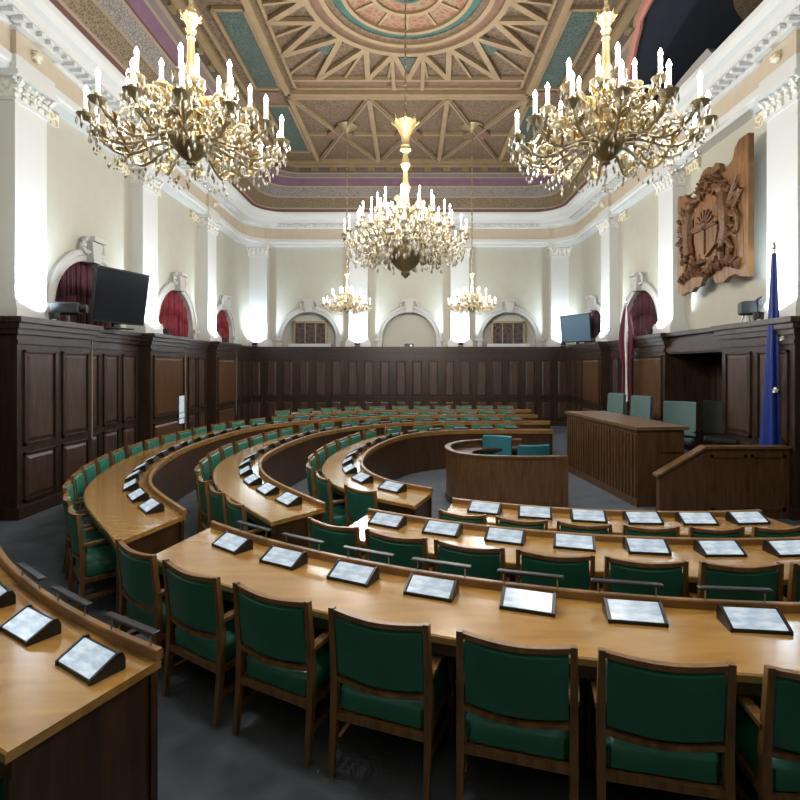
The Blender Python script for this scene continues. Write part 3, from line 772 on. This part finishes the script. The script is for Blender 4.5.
def chandelier(label, loc, tiers, zrod, body, crown_z, tip, group=None, beads=1.):
    """loc: point under the ceiling hook at floor level; tiers: (n, r_in, r_out, z_in, z_out, sag, candle_h, phase)"""
    o = thing('chandelier', label, 'chandelier', loc, 0, group)
    s_ = MB(); s_.tube([(0, 0, crown_z), (0, 0, zrod)], .014, 'bronze', 6)
    nlk = int((zrod - crown_z) / .16)
    for k in range(nlk): s_.ball((0, 0, crown_z + (k + .5) * (zrod - crown_z) / nlk), .026, 'bronze', 6, 4, 1.5)
    s_.build('chain', o)
    s_ = MB(); s_.lathe([(.03, zrod - .20), (.06, zrod - .14), (.10, zrod - .10), (.22, zrod - .06), (.30, zrod - .02), (.30, zrod)], 'bronze', 16); s_.build('ceiling_rose', o, True)
    s_ = MB(); q = beads if beads > 1 else beads * .68
    s_.lathe([(.02, crown_z - .30 * q), (.06 * q, crown_z - .26 * q), (.035 * q, crown_z - .20 * q), (.045 * q, crown_z - .12 * q), (.09 * q, crown_z - .03 * q), (.12 * q, crown_z + .03 * q), (.09 * q, crown_z + .03 * q), (.06 * q, crown_z + .06 * q), (.02, crown_z + .16 * q)], 'gold', 14)
    for k in range(8):
        a = 2 * PI * k / 8; s_.tube([(.10 * q * math.cos(a), .10 * q * math.sin(a), crown_z), (.135 * q * math.cos(a), .135 * q * math.sin(a), crown_z + .03 * q), (.145 * q * math.cos(a), .145 * q * math.sin(a), crown_z + .07 * q)], .016 * q, 'gold', 5, [1, 1, .4])
    s_.build('crown', o, True); q = beads
    s_ = MB(); s_.lathe(body, 'gold', 16); s_.build('stem', o, True)
    for (n, r_in, r_out, z_in, z_out, sag, hh, ph) in tiers:
        am = arm_mesh(r_in, r_out, z_in, z_out, sag); cm, bm_ = candle_mesh(r_out, z_out, hh)
        A = am.build('arm', o, True); C_ = cm.build('candle', A, True); B_ = bm_.build('bulb', A, True)
        A.rotation_euler.z = ph
        for k in range(1, n):
            a = A.copy(); COL.objects.link(a); a.rotation_euler.z = ph + 2 * PI * k / n; a.parent = o
            for src in (C_, B_):
                d = src.copy(); COL.objects.link(d); d.parent = a
    # bowl with gilded basket and finial
    zt, rt, zb = tip
    bw = MB(); bw.lathe([(rt * .3, zt), (rt, zt - .02), (rt * 1.05, zt - .06), (rt * .9, zt - (zt - zb) * .45), (rt * .5, zt - (zt - zb) * .7), (rt * .2, zt - (zt - zb) * .8), (rt * .26, zt - (zt - zb) * .88), (rt * .08, zb + .02), (.004, zb)], 'bronze', 18)
    for k in range(14):
        a = 2 * PI * k / 14
        bw.tube([(rt * 1.06 * math.cos(a + j * .12), rt * 1.06 * math.sin(a + j * .12) , zt - .05 + .035 * math.sin(j * 1.5)) if j < 2 else (rt * (1.08 - .2 * (j - 2)) * math.cos(a), rt * (1.08 - .2 * (j - 2)) * math.sin(a), zt - (zt - zb) * (.12 + .17 * (j - 2))) for j in range(6)], .018 * q, 'gold', 5)
    bw.build('bowl', o, True)
    # crystal swags: chains of beads between the tiers
    cr = MB(); rnd = random.Random(5)
    for (n, r_in, r_out, z_in, z_out, sag, hh, ph) in tiers:
        for k in range(n):
            a0, a1 = ph + 2 * PI * k / n, ph + 2 * PI * (k + 1) / n
            for j in range(7):
                t_ = (j + .5) / 7; a = a0 + (a1 - a0) * t_; z = z_out - .03 - .16 * math.sin(PI * t_) * q; rr = r_out * (1 - .06 * math.sin(PI * t_))
                cr.drop((rr * math.cos(a), rr * math.sin(a), z), .013 * q, .05 * q, 'crystal')
            for j in range(16):
                rr = r_in + (r_out - r_in) * (.25 + .7 * j / 16); a = a0 + rnd.uniform(-.16, .16)
                cr.drop((rr * math.cos(a), rr * math.sin(a), z_in + (z_out - z_in) * .5 - sag * .9 - rnd.uniform(-.12, .12) * q), .015 * q, .075 * q, rnd.choice(['crystal', 'crystal', 'crystal', 'oldgold']))
    g = cr.build('crystal_drops', o); g['kind'] = 'stuff'
    # gilt acanthus foliage around the core
    gf = MB()
    for k in range(34):
        a = rnd.uniform(0, 2 * PI); r0 = rnd.uniform(.05, .16) * q; z = zt + rnd.uniform(-.05, .28) * q; up = rnd.uniform(.05, .2) * q; r1 = r0 + rnd.uniform(.06, .26) * q
        gf.tube([(r0 * math.cos(a), r0 * math.sin(a), z), ((r0 + r1) / 2 * math.cos(a + .1), (r0 + r1) / 2 * math.sin(a + .1), z + up), (r1 * math.cos(a + .25), r1 * math.sin(a + .25), z + up * .6)], .02 * q, rnd.choice(['gold', 'oldgold']), 5, [.7, 1.2, .3])
    gf.build('gilt_foliage', o, True)
    return o
def lamp_point(loc, e, col, rad):
    L = bpy.data.lights.new('chandelier_glow', 'POINT'); L.energy = e; L.color = col; L.shadow_soft_size = rad
    lo = bpy.data.objects.new('chandelier_glow', L); COL.objects.link(lo); lo.location = loc
CH_G = 'four smaller gilded chandeliers'
small_tiers = [(14, .08, .66, 3.80, 3.83, .09, .13, .1), (8, .06, .42, 3.95, 4.08, .05, .13, .25), (4, .05, .20, 4.05, 4.16, .02, .12, .6)]
small_body = [(.03, 3.80), (.10, 3.86), (.13, 3.92), (.09, 3.98), (.05, 4.02), (.09, 4.08), (.11, 4.14), (.06, 4.20), (.035, 4.28), (.05, 4.34), (.03, 4.40), (.022, 4.60), (.04, 4.64), (.02, 4.66)]
YN, YFr = 3.86, 14.6
ch = chandelier('gilded crystal chandelier hanging at upper left, nearest the camera', ((191 - 411) * YN / 520, YN, 0), small_tiers, ZC - .02, small_body, 4.72, (3.86, .13, 3.62), CH_G, .8)
dup(ch, ((606 - 411) * YN / 520, YN, 0), .35, 'gilded crystal chandelier hanging at upper right, before the carved wooden arms', CH_G)
dup(ch, ((347 - 411) * YFr / 520, YFr, 0), .2, 'small far chandelier on a long rod, left of the large central one', CH_G)
dup(ch, ((472 - 411) * YFr / 520, YFr, 0), .8, 'small far chandelier on a long rod, right of the large central one', CH_G)
big_tiers = [(24, .14, 1.08, 4.32, 4.40, .16, .20, 0), (18, .12, .80, 4.52, 4.68, .10, .20, .1), (10, .10, .50, 4.75, 4.92, .06, .20, .2)]
big_body = [(.05, 4.1), (.20, 4.25), (.26, 4.38), (.16, 4.5), (.10, 4.6), (.18, 4.75), (.15, 4.88), (.07, 5.0), (.05, 5.2), (.09, 5.32), (.05, 5.42), (.035, 5.6), (.09, 5.72), (.06, 5.80), (.035, 5.95), (.085, 6.05), (.03, 6.2), (.03, 6.4)]
XC = (405.5 - 411) * CY / 520
chandelier('large many-candled crystal chandelier hanging in the middle of the hall', (XC, CY, 0), big_tiers, ZC - .05, big_body, 6.42, (4.36, .34, 3.70), None, 1.7)
WARM = (1., .96, .90)
def lamp_ring(x, y, z, r, n, e, rad):
    for k in range(n):
        a = 2 * PI * (k + .5) / n
        lamp_point((x + r * math.cos(a), y + r * math.sin(a), z), e / n, WARM, rad)
for px, y in ((191, YN), (606, YN), (347, YFr), (472, YFr)):
    lamp_ring((px - 411) * y / 520, y, 4.42, .72, 3, 330, .16)
lamp_ring(XC, CY, 5.25, 1.1, 5, 900, .18)

# ------------------------------------------------------------------ green leather chairs
def make_chair():
    o = thing('armchair', 'x', 'chair', (0, 0, 0), 0)
    # seat faces +Y (towards the desk); origin on the floor under the seat
    s_ = MB(); rg = []
    for z, i in ((.322, .012), (.335, 0), (.425, 0), (.450, .018), (.462, .06)):
        a, c0, c1 = .245 - i, -.215 + i, .235 - i
        rg.append([(-a + .03, c0, z), (a - .03, c0, z), (a, c0 + .03, z), (a, c1 - .03, z), (a - .03, c1, z), (-a + .03, c1, z), (-a, c1 - .03, z), (-a, c0 + .03, z)])
    s_.rings(rg, 'green'); s_.build('seat', o, True)
    b = MB(); rg = []
    n = 10
    for k in range(n + 1):                      # upholstered back, curved in plan, dipping top edge
        t_ = k / n; x = -.238 + .476 * t_; bow = -.030 * math.sin(PI * t_); dip = -.013 * math.sin(PI * t_)
        rg.append([(x, -.205 + bow, .515 + dip), (x, -.180 + bow, .535 + dip), (x, -.215 + bow, .83 + dip), (x, -.235 + bow, .845 + dip), (x, -.262 + bow, .83 + dip), (x, -.230 + bow, .535 + dip)])
    b.rings(rg, 'green'); b.build('backrest', o, True)
    for zz, th in ((.864, .026), (.500, .022)):
        b = MB(); rg = []
        for k in range(n + 1):
            t_ = k / n; x = -.25 + .50 * t_; bow = -.030 * math.sin(PI * t_); dip = -.013 * math.sin(PI * t_)
            y = -.245 if zz > .7 else -.213
            rg.append([(x, y - .016 + bow, zz - th / 2 + dip), (x, y + .016 + bow, zz - th / 2 + dip), (x, y + .016 + bow, zz + th / 2 + dip), (x, y - .016 + bow, zz + th / 2 + dip)])
        b.rings(rg, 'chair_wood'); b.build('top_rail' if zz > .7 else 'lower_rail', o)
    fr = MB()
    fr.bb(-.25, .25, -.235, -.205, .285, .322, 'chair_wood'); fr.bb(-.25, .25, .205, .235, .285, .322, 'chair_wood')
    for sg in (-1, 1): fr.bb(sg * .25 - .013, sg * .25 + .013, -.22, .22, .285, .322, 'chair_wood'); fr.bb(sg * .25 - .01, sg * .25 + .01, -.20, .20, .14, .17, 'chair_wood')
    fr.build('seat_frame', o)
    for sg in (-1, 1):
        l = MB(); l.rings([[(sg * .262 + dx * w, y + dy * w, z) for dx, dy in ((-1, -1), (1, -1), (1, 1), (-1, 1))] for z, y, w in ((0, -.255, .014), (.30, -.222, .019), (.5, -.215, .019), (.885, -.252, .015))], 'chair_wood')
        l.build('leg', o)
        l = MB(); l.rings([[(sg * .255 + dx * w, y + dy * w, z) for dx, dy in ((-1, -1), (1, -1), (1, 1), (-1, 1))] for z, y, w in ((0, .232, .013), (.35, .222, .018), (.60, .20, .015))], 'chair_wood')
        l.build('leg', o)
        a = MB(); a.rings([[(sg * (.262 + w_ * .0) + dx, y, z + dz) for dx, dz in ((-.024, 0), (.024, 0), (.024, .024), (-.024, .024))] for y, z, w_ in ((-.225, .600, 0), (-.05, .612, 1), (.12, .612, 1), (.215, .600, 0), (.235, .585, 0))], 'chair_wood')
        a.build('armrest', o)
    return o
CHAIR = make_chair()
chair_used = [False]
def chair(x, y, rz, label, group, sx=1., sz=1.):
    if not chair_used[0]:
        chair_used[0] = True
        CHAIR.location = (x, y, 0); CHAIR.rotation_euler.z = rz; CHAIR['label'] = label; CHAIR['group'] = group; CHAIR.scale = (sx, 1, sz)
        return CHAIR
    return dup(CHAIR, (x, y, 0), rz, label, group, (sx, 1, sz))

# desk terminals (slanted lit screen on a black wedge) and slim bar lamps
def make_terminal():
    o = thing('desk_terminal', 'x', 'terminal')
    # user sits on the -Y side; screen leans back
    b = MB(); b.prism([(-.075, 0), (.075, 0), (.075, .045), (.060, .074), (.045, .078), (-.075, .018)], 'x', -.140, .140, 'black'); b.build('body', o)
    s_ = MB(); d = Vector((0, .12, .06)).normalized(); nn = Vector((0, -d.z, d.y))
    p0 = Vector((0, -.072, .0205)); p1 = Vector((0, .042, .0775))
    s_.rings([[p + nn * h + Vector((x, 0, 0)) for p, x in ((p0, -.133), (p0, .133), (p1, .133), (p1, -.133))] for h in (-.004, .004)], 'screen'); s_.build('screen', o)
    for sg in (-1, 1):
        c = MB(); c.prism([(-.080, 0), (.078, 0), (.078, .050), (.064, .083), (.042, .086), (-.080, .022)], 'x', sg * .146 - .007, sg * .146 + .007, 'black'); c.build('side_cheek', o)
    return o
TERM = make_terminal(); term_used = [False]
def terminal(x, y, z, rz, label, group):
    if not term_used[0]:
        term_used[0] = True; TERM.location = (x, y, z); TERM.rotation_euler.z = rz; TERM['label'] = label; TERM['group'] = group; return TERM
    return dup(TERM, (x, y, z), rz, label, group)
def make_bar():
    o = thing('bar_lamp', 'x', 'lamp')
    b = MB(); b.bev(-.20, .20, -.022, .022, .060, .076, 'bar', .005); b.build('lamp_head', o)
    for sg in (-1, 1):
        s_ = MB(); s_.tube([(sg * .16, .0, 0), (sg * .16, .0, .062)], .005, 'steel', 6); s_.build('stem', o)
    return o
BAR = make_bar(); bar_used = [False]
def bar_lamp(x, y, z, rz, label, group):
    if not bar_used[0]:
        bar_used[0] = True; BAR.location = (x, y, z); BAR.rotation_euler.z = rz; BAR['label'] = label; BAR['group'] = group; return BAR
    return dup(BAR, (x, y, z), rz, label, group)

# ------------------------------------------------------------------ curved desks
DC = (2.5, 9.4)
def arc(r, a0, a1, n=40):
    return [(DC[0] + r * math.cos(R(a0 + (a1 - a0) * k / n)), DC[1] + r * math.sin(R(a0 + (a1 - a0) * k / n))) for k in range(n + 1)]
def spline(P, n=10):
    out = []
    Q = [P[0]] + P + [P[-1]]
    for i in range(1, len(Q) - 2):
        p0, p1, p2, p3 = Q[i - 1:i + 3]
        for k in range(n):
            t_ = k / n
            out.append(tuple(.5 * (2 * p1[d] + (p2[d] - p0[d]) * t_ + (2 * p0[d] - 5 * p1[d] + 4 * p2[d] - p3[d]) * t_ ** 2 + (3 * p1[d] - p0[d] - 3 * p2[d] + p3[d]) * t_ ** 3) for d in (0, 1)))
    out.append(P[-1]); return out
def frames(P):
    F = []
    for i, p in enumerate(P):
        a, b = P[max(i - 1, 0)], P[min(i + 1, len(P) - 1)]
        t_ = Vector((b[0] - a[0], b[1] - a[1])).normalized(); n = Vector((-t_.y, t_.x))
        if n.dot(Vector(p) - Vector((2.0, 8.6))) < 0: n = -n
        F.append((Vector(p), t_, n))
    s_ = [0]
    for i in range(1, len(P)): s_.append(s_[-1] + math.dist(P[i], P[i - 1]))
    return F, s_
def at(F, S, s):
    s = max(S[0], min(S[-1], s))
    for i in range(1, len(S)):
        if S[i] >= s:
            t_ = (s - S[i - 1]) / max(S[i] - S[i - 1], 1e-9)
            return F[i - 1][0].lerp(F[i][0], t_), F[i - 1][1].lerp(F[i][1], t_).normalized(), F[i - 1][2].lerp(F[i][2], t_).normalized()
    return F[-1]
ZT = .76
def desk(P, w, label, skew0=0., skew1=0., dividers=()):
    """inner edge polyline P; desk extends by w away from the middle of the hall"""
    F, S = frames(P); L = S[-1]
    def off(i, d):
        p, t_, n = F[i]; fr = d / w
        k0 = max(0, 1 - S[i] / 1.2); k1 = max(0, 1 - (L - S[i]) / 1.2)
        q = p + n * d + t_ * (skew0 * k0 + skew1 * k1) * fr
        return (q.x, q.y)
    def strip(d0, d1, z0, z1, mat, b=0.):
        mb = MB()
        rg = []
        for i in range(len(P)):
            a, c = off(i, d0), off(i, d1)
            if b:
                a2, c2 = off(i, d0 + b), off(i, d1 - b)
                rg.append([(*a, z0), (*c, z0), (*c, z1 - b), (*c2, z1), (*a2, z1), (*a, z1 - b)])
            else: rg.append([(*a, z0), (*c, z0), (*c, z1), (*a, z1)])
        mb.rings(rg, mat); return mb
    o = thing('curved_desk', label, 'desk', (0, 0, 0))
    strip(0, w, ZT - .04, ZT, 'desk_top', .008).build('desktop', o)
    strip(-.012, .028, ZT, ZT + .05, 'desk_edge', .006).build('raised_rail', o)
    strip(.02, .055, 0, ZT - .04, 'desk_panel').build('front_panel', o)
    strip(w - .05, w - .02, ZT - .11, ZT - .04, 'desk_panel').build('apron', o)
    for i, d in ((0, 1), (len(P) - 1, -1)):
        a, c = Vector(off(i, .02)), Vector(off(i, w - .02)); j = i + d
        a2, c2 = Vector(off(j, .02)), Vector(off(j, w - .02)); ta = (a2 - a).normalized() * .045
        mb = MB(); e0 = ta * .3; pts = [a + e0, c + e0, c + e0 + ta, a + e0 + ta]
        mb.rings([[(q.x, q.y, 0) for q in pts], [(q.x, q.y, ZT - .04) for q in pts]], 'desk_panel'); mb.build('end_panel', o)
    for s in dividers:
        p, t_, n = at(F, S, s); mb = MB()
        a, c = p + n * .05, p + n * (w - .22)
        mb.bar((a.x, a.y, (ZT - .04) / 2), (c.x, c.y, (ZT - .04) / 2), .025, ZT - .05, 'desk_panel'); mb.build('divider', o)
    return F, S
def seat_row(F, S, w, stations, chair_txt, term_txt, bar_txt, groups, sx=1., shift=.0, jit=0., bars=True, terms=True, reverse=False):
    rnd = random.Random(len(stations) + int(w * 100))
    for k, s in enumerate(stations):
        p, t_, n = at(F, S, s)
        rz = math.atan2(-n.y, -n.x) - PI / 2
        d = w + (.09 if 'middle front row' in chair_txt else .13) - .235 + rnd.uniform(0, jit)
        c = p + n * d
        w_ = ORD[len(stations) - 1 - k] if reverse else ORD[k]
        chair(c.x, c.y, rz + rnd.uniform(-.03, .03), chair_txt % w_, groups[0], sx, 1.02 if 'middle front row' in chair_txt else .98 if 'third front row' in chair_txt else 1.)
        if terms:
            q, t2, n2 = at(F, S, shift[k] if isinstance(shift, list) else s + shift); rz2 = math.atan2(-n2.y, -n2.x) - PI / 2
            c = q + n2 * .20
            terminal(c.x, c.y, ZT, rz2 + rnd.uniform(-.05, .05), term_txt % w_, groups[1])
            if bars:
                c = q + n2 * .007
                bar_lamp(c.x, c.y, ZT + .05, rz2, bar_txt % w_, groups[2])
def ang_s(F, S, r, a):      # arc length on a front desk at a given angle
    return None
# front desks (arc about DC, listed from the aisle end on the left to the right)
def front(r0, w, a_end, a_right, chairs_a, label, ct, tt, bt, groups, sx, shift_deg, skew, bars=True):
    P = arc(r0, a_end, a_right, 60)
    if a_right > 270: pass
    per = R(1) * r0
    st_ = [(a - a_end) * per for a in chairs_a]
    dv = [(st_[k] + st_[k + 1]) / 2 for k in range(len(st_) - 1)]
    F, S = desk(P, w, label, skew, 0, dv)
    seat_row(F, S, w, st_, ct, tt, bt, groups, sx, shift_deg * per if not isinstance(shift_deg, list) else [(a - a_end) * per for a in shift_deg], 0., bars)
front(6.46, .66, 229.2, 275.5, [232.4, 237.7, 243.1, 248.4, 253.9, 259.0, 264.2, 269.3], 'long honey-topped curved desk of the nearest front row, facing the rostrum',
      'green leather armchair, %s from the left in the nearest front row', 'lit slanted terminal, %s from the left on the nearest front desk', 'slim dark bar lamp, %s from the left on the nearest front desk',
      ('green chairs of the nearest front row', 'terminals on the nearest front desk', 'bar lamps on the nearest front desk'), 1.0, [234.5, 239.3, 244.4, 249.1, 254.1, 259.0, 264.2, 269.4], .33)
front(5.35, .65, 237.2, 280.0, [239.2 + 5.40 * k for k in range(8)], 'honey-topped curved desk of the middle front row, behind the nearest one',
      'green leather armchair, %s from the left in the middle front row', 'lit slanted terminal, %s from the left on the middle front desk', 'slim dark bar lamp, %s from the left on the middle front desk',
      ('green chairs of the middle front row', 'terminals on the middle front desk', 'bar lamps on the middle front desk'), .92, 1.6, .15, False)
front(4.60, .50, 243.2, 279.5, [247.0 + 5.58 * k for k in range(6)], 'honey-topped curved desk of the third front row, closest to the rostrum',
      'green leather armchair, %s from the left in the third front row', 'lit slanted terminal, %s from the left on the third front desk', 'slim dark bar lamp, %s from the left on the third front desk',
      ('green chairs of the third front row', 'terminals on the third front desk', 'bar lamps on the third front desk'), .78, 1.0, .1, False)
# foreground desk at lower left (nearest to the camera)
P = arc(7.85, 242.0, 223.2, 30); per = R(1) * 7.85
F, S = desk(P, .66, 'honey-topped desk in the left foreground with a dark end panel', -.05, 0, [2.3 * per, 6.6 * per, 10.9 * per])
seat_row(F, S, .66, [2.2 * per, 6.45 * per, 10.75 * per], 'green armchair, %s from the right at the left foreground desk', 'lit slanted terminal, %s from the right on the left foreground desk',
         'slim grey bar lamp, %s from the right on the left foreground desk', ('green chairs of the foreground desk', 'terminals on the foreground desk', 'bar lamps on the foreground desk'), .95, -.55 * per)
# wing desks that sweep round the left side to the back of the hall
def wing(pts, w, label, ct, tt, bt, groups, sx, pitch, skew0, s0=.38, bars=True):
    P = spline(pts, 10); F, S = frames(P)
    n = int((S[-1] - 2 * s0) / pitch) + 1
    st_ = [s0 + k * pitch for k in range(n)]
    dv = [s + pitch / 2 for s in st_[:-1]][::2]
    F, S = desk(P, w, label, skew0, 0, dv)
    seat_row(F, S, w, st_, ct, tt, bt, groups, sx, .02, .03, bars)
A_left = [(-2.1, 4.85), (-3.0, 6.0), (-3.5, 7.3), (-3.72, 8.6), (-3.7, 10.0), (-3.45, 11.4), (-2.6, 12.8), (-1.0, 13.9), (1, 14.3), (3.5, 14.35)]
B_left = [(-.84, 5.09), (-1.72, 6.3), (-2.15, 7.5), (-2.17, 8.8), (-2.0, 9.9), (-1.7, 10.8), (-.95, 11.8), (.5, 12.55), (3.4, 12.7)]
C_left = [(.235, 5.72), (-.30, 6.2), (-.63, 6.95), (-.70, 7.8), (-.6, 8.7), (-.3, 9.75), (.15, 10.5), (.9, 10.9), (2.0, 11.0), (3.0, 11.0)]
Z_back = [(-3.4, 14.2), (-2.6, 15.0), (-1.2, 15.75), (1, 16.0), (3.7, 16.0)]
for pts, w, nm, skew, nb in ((A_left, .66, 'outer', -.46, 36), (B_left, .60, 'middle', -.12, 26), (C_left, .55, 'inner', -.2, 20)):
    wing(pts, w, 'long curved desk of the %s ring sweeping round the left side to the back' % nm,
         'green armchair on the ' + nm + ' curved ring, %s from the left aisle', 'lit terminal on the ' + nm + ' curved ring, %s from the left aisle', 'slim bar lamp on the ' + nm + ' curved ring, %s from the left aisle',
         ('green chairs of the %s curved ring' % nm, 'terminals of the %s curved ring' % nm, 'bar lamps of the %s curved ring' % nm), .84, .54, skew, bars=False)
wing(Z_back, .6, 'farthest curved desk along the panelled back wall', 'green armchair of the farthest back row, %s from the left', 'lit terminal on the farthest back desk, %s from the left', 'slim bar lamp on the farthest back desk, %s from the left',
     ('green chairs of the farthest back row', 'terminals of the farthest back desk', 'bar lamps of the farthest back desk'), .92, .66, 0, bars=False)

# ------------------------------------------------------------------ stenographers' enclosure in the well
o = thing('round_counter', 'low round-ended wooden counter in the open floor before the rostrum', 'counter', (0, 0, 0))
P = spline([(2.26, 7.62), (1.7, 7.60), (1.15, 7.66), (.75, 7.90), (.58, 8.35), (.64, 8.85), (.95, 9.25), (1.45, 9.42), (2.0, 9.45)], 8)
ctr = Vector((1.5, 8.5)); F = []
for i, p in enumerate(P):
    a, b = P[max(i - 1, 0)], P[min(i + 1, len(P) - 1)]; t_ = Vector((b[0] - a[0], b[1] - a[1])).normalized(); n = Vector((-t_.y, t_.x))
    if n.dot(Vector(p) - ctr) < 0: n = -n
    F.append((Vector(p), n))
def rib(d0, d1, z0, z1, mat):
    mb = MB(); rg = []
    for p, n in F:
        a, c = p - n * d0, p - n * d1; rg.append([(a.x, a.y, z0), (c.x, c.y, z0), (c.x, c.y, z1), (a.x, a.y, z1)])
    mb.rings(rg, mat); return mb
rib(.0, .04, 0, .80, 'counter').build('front_panel', o)
rib(-.02, .07, .80, .83, 'rostrum_top').build('cap_rail', o)
rib(.04, .42, .68, .72, 'desk_panel').build('worktop', o)
rib(-.015, .0, .02, .12, 'rostrum').build('plinth', o)
mb = MB(); mb.bb(2.22, 2.30, 7.60, 7.68, 0, .83, 'counter'); mb.build('end_post', o)
def shell_chair(x, y, z, rz, mat, label, high=0.):
    o = thing('office_chair', label, 'chair', (x, y, z), rz)
    s_ = MB(); s_.bev(-.24, .24, -.22, .24, .42, .50, mat, .025); s_.build('seat', o)
    b = MB(); rg = []
    for k in range(9):
        t_ = k / 8; xx = -.25 + .5 * t_; bow = -.07 * math.sin(PI * t_)
        rg.append([(xx, -.20 + bow, .52), (xx, -.16 + bow, .54), (xx, -.20 + bow, .92 + high), (xx, -.24 + bow, .94 + high), (xx, -.27 + bow, .92 + high), (xx, -.24 + bow, .54)])
    b.rings(rg, mat); b.build('backrest', o, True)
    c = MB(); c.tube([(0, 0, .06), (0, 0, .42)], .03, 'black', 8); c.build('column', o)
    c = MB()
    for k in range(5):
        a = 2 * PI * k / 5; c.tube([(0, 0, .09), (.27 * math.cos(a), .27 * math.sin(a), .05)], .02, 'black', 6); c.ball((.27 * math.cos(a), .27 * math.sin(a), .03), .03, 'black', 8, 5)
    c.build('foot', o)
    for sg in (-1, 1):
        c = MB(); c.tube([(sg * .25, -.15, .48), (sg * .29, -.12, .62), (sg * .29, .12, .63)], .018, 'black', 6); c.build('armrest', o)
    return o
shell_chair(1.42, 8.82, 0, R(160), 'teal', 'teal office chair at the far side of the round counter')
shell_chair(1.86, 8.28, 0, R(10), 'teal', 'teal office chair with its back to the camera inside the round counter')

# ------------------------------------------------------------------ rostrum on the right
mb = MB(); mb.bb(4.25, XR - FACE - .02, 7.55, 11.9, 0, .42, 'rostrum'); mb.bb(4.24, XR - FACE - .02, 7.54, 11.9, .42, .45, 'carpet')
tag(mb.build('platform'), 'low carpeted wooden platform behind the presiding desk', 'platform')
o = thing('presiding_desk', 'long tall wooden presiding desk with ribbed front on the right', 'desk', (0, 0, 0))
a, b_ = Vector((3.46, 7.93)), Vector((3.22, 10.7)); t_ = (b_ - a).normalized(); nn = Vector((t_.y, -t_.x))   # nn points to +X
def quadpts(d0, d1, e=0.): return [a + nn * d0 - t_ * e, b_ + nn * d0 + t_ * e, b_ + nn * d1 + t_ * e, a + nn * d1 - t_ * e]
def slab(d0, d1, z0, z1, mat, name, e=0.):
    q = quadpts(d0, d1, e); m_ = MB(); m_.rings([[(p.x, p.y, z) for p in q] for z in (z0, z1)], mat); return m_.build(name, o)
slab(-.04, .80, 1.17, 1.22, 'rostrum_top', 'desktop', .04)
slab(0, .04, .0, 1.17, 'rostrum', 'front_panel')
m_ = MB(); L = (b_ - a).length; k = 0
for k in range(26):
    p = a + t_ * (L * (k + .5) / 26); q = p - nn * .012
    m_.bar((q.x, q.y, .12), (q.x, q.y, 1.10), .045, .024, 'rostrum', (nn.x, nn.y, 0))
m_.build('fluting', o)
slab(-.03, .02, 0, .12, 'rostrum', 'plinth', .02)
for e in (a, b_):
    sgn = 1 if e is a else -1; p = e + t_ * .02 * sgn; q = p + nn * .74; m_ = MB(); m_.bar((p.x, p.y, .585), (q.x, q.y, .585), .04, 1.17, 'rostrum'); m_.build('end_panel', o)
slab(.36, .70, .80, .83, 'rostrum', 'worktop')
# speaker's rail wall with sloping cap
o = thing('stair_balustrade', 'panelled wooden stair balustrade with sloping cap at the right', 'balustrade', (0, 0, 0))
YW = 7.32
m_ = MB(); m_.prism([(3.50, 0), (XR - .75, 0), (XR - .75, .98), (4.14, .98), (3.50, .59)], 'y', YW, YW + .10, 'rostrum'); m_.build('panel', o)
m_ = MB(); m_.rings([[(x, y, z + dz) for y, dz in ((YW - .03, 0), (YW + .13, 0), (YW + .13, .035), (YW - .03, .035))] for x, z in ((3.46, .585), (4.14, .985), (XR - .75, .985))], 'rostrum_top'); m_.build('cap_rail', o)
m_ = MB()
for x0, x1 in ((4.22, 4.72), (4.78, XR - .82)):
    for q in ((x0, x1, .12, .16), (x0, x1, .86, .90), (x0, x0 + .04, .12, .90), (x1 - .04, x1, .12, .90)): m_.bb(q[0], q[1], YW - .018, YW, q[2], q[3], 'rostrum')
m_.build('moulding', o)
shell_chair(4.40, 8.62, .45, R(140), 'greyteal', 'pale teal chair nearest the camera behind the presiding desk', .16)
shell_chair(4.42, 10.35, .45, R(112), 'greyteal', 'middle pale teal chair behind the presiding desk', .16)
shell_chair(4.30, 11.35, .45, R(108), 'greyteal', 'farthest pale teal chair behind the presiding desk', .16)
shell_chair(5.2, 8.75, .45, R(150), 'blackfab', 'black high-backed chair behind the presiding desk by the blue flag', .16)

# ------------------------------------------------------------------ camera, world, colour
cd = bpy.data.cameras.new('camera'); cam = bpy.data.objects.new('view_camera', cd); COL.objects.link(cam)
cam.location = (0, 0, 2.15); cam.rotation_euler = (PI / 2, 0, 0)
cd.sensor_width = 36; cd.lens = 520 / 800 * 36; cd.shift_x = -11 / 800; cd.shift_y = -34 / 800; cd.clip_start = .02; cd.clip_end = 100
sc.camera = cam
w = bpy.data.worlds.new('world'); sc.world = w; w.use_nodes = True
w.node_tree.nodes['Background'].inputs['Color'].default_value = (.05, .06, .08, 1); w.node_tree.nodes['Background'].inputs['Strength'].default_value = .3
vs = sc.view_settings
vs.view_transform = 'Standard'; vs.look = 'None'; vs.gamma = 1; vs.use_curve_mapping = False; vs.exposure = 0.0

sc.cycles.caustics_reflective = False
sc.cycles.caustics_refractive = False
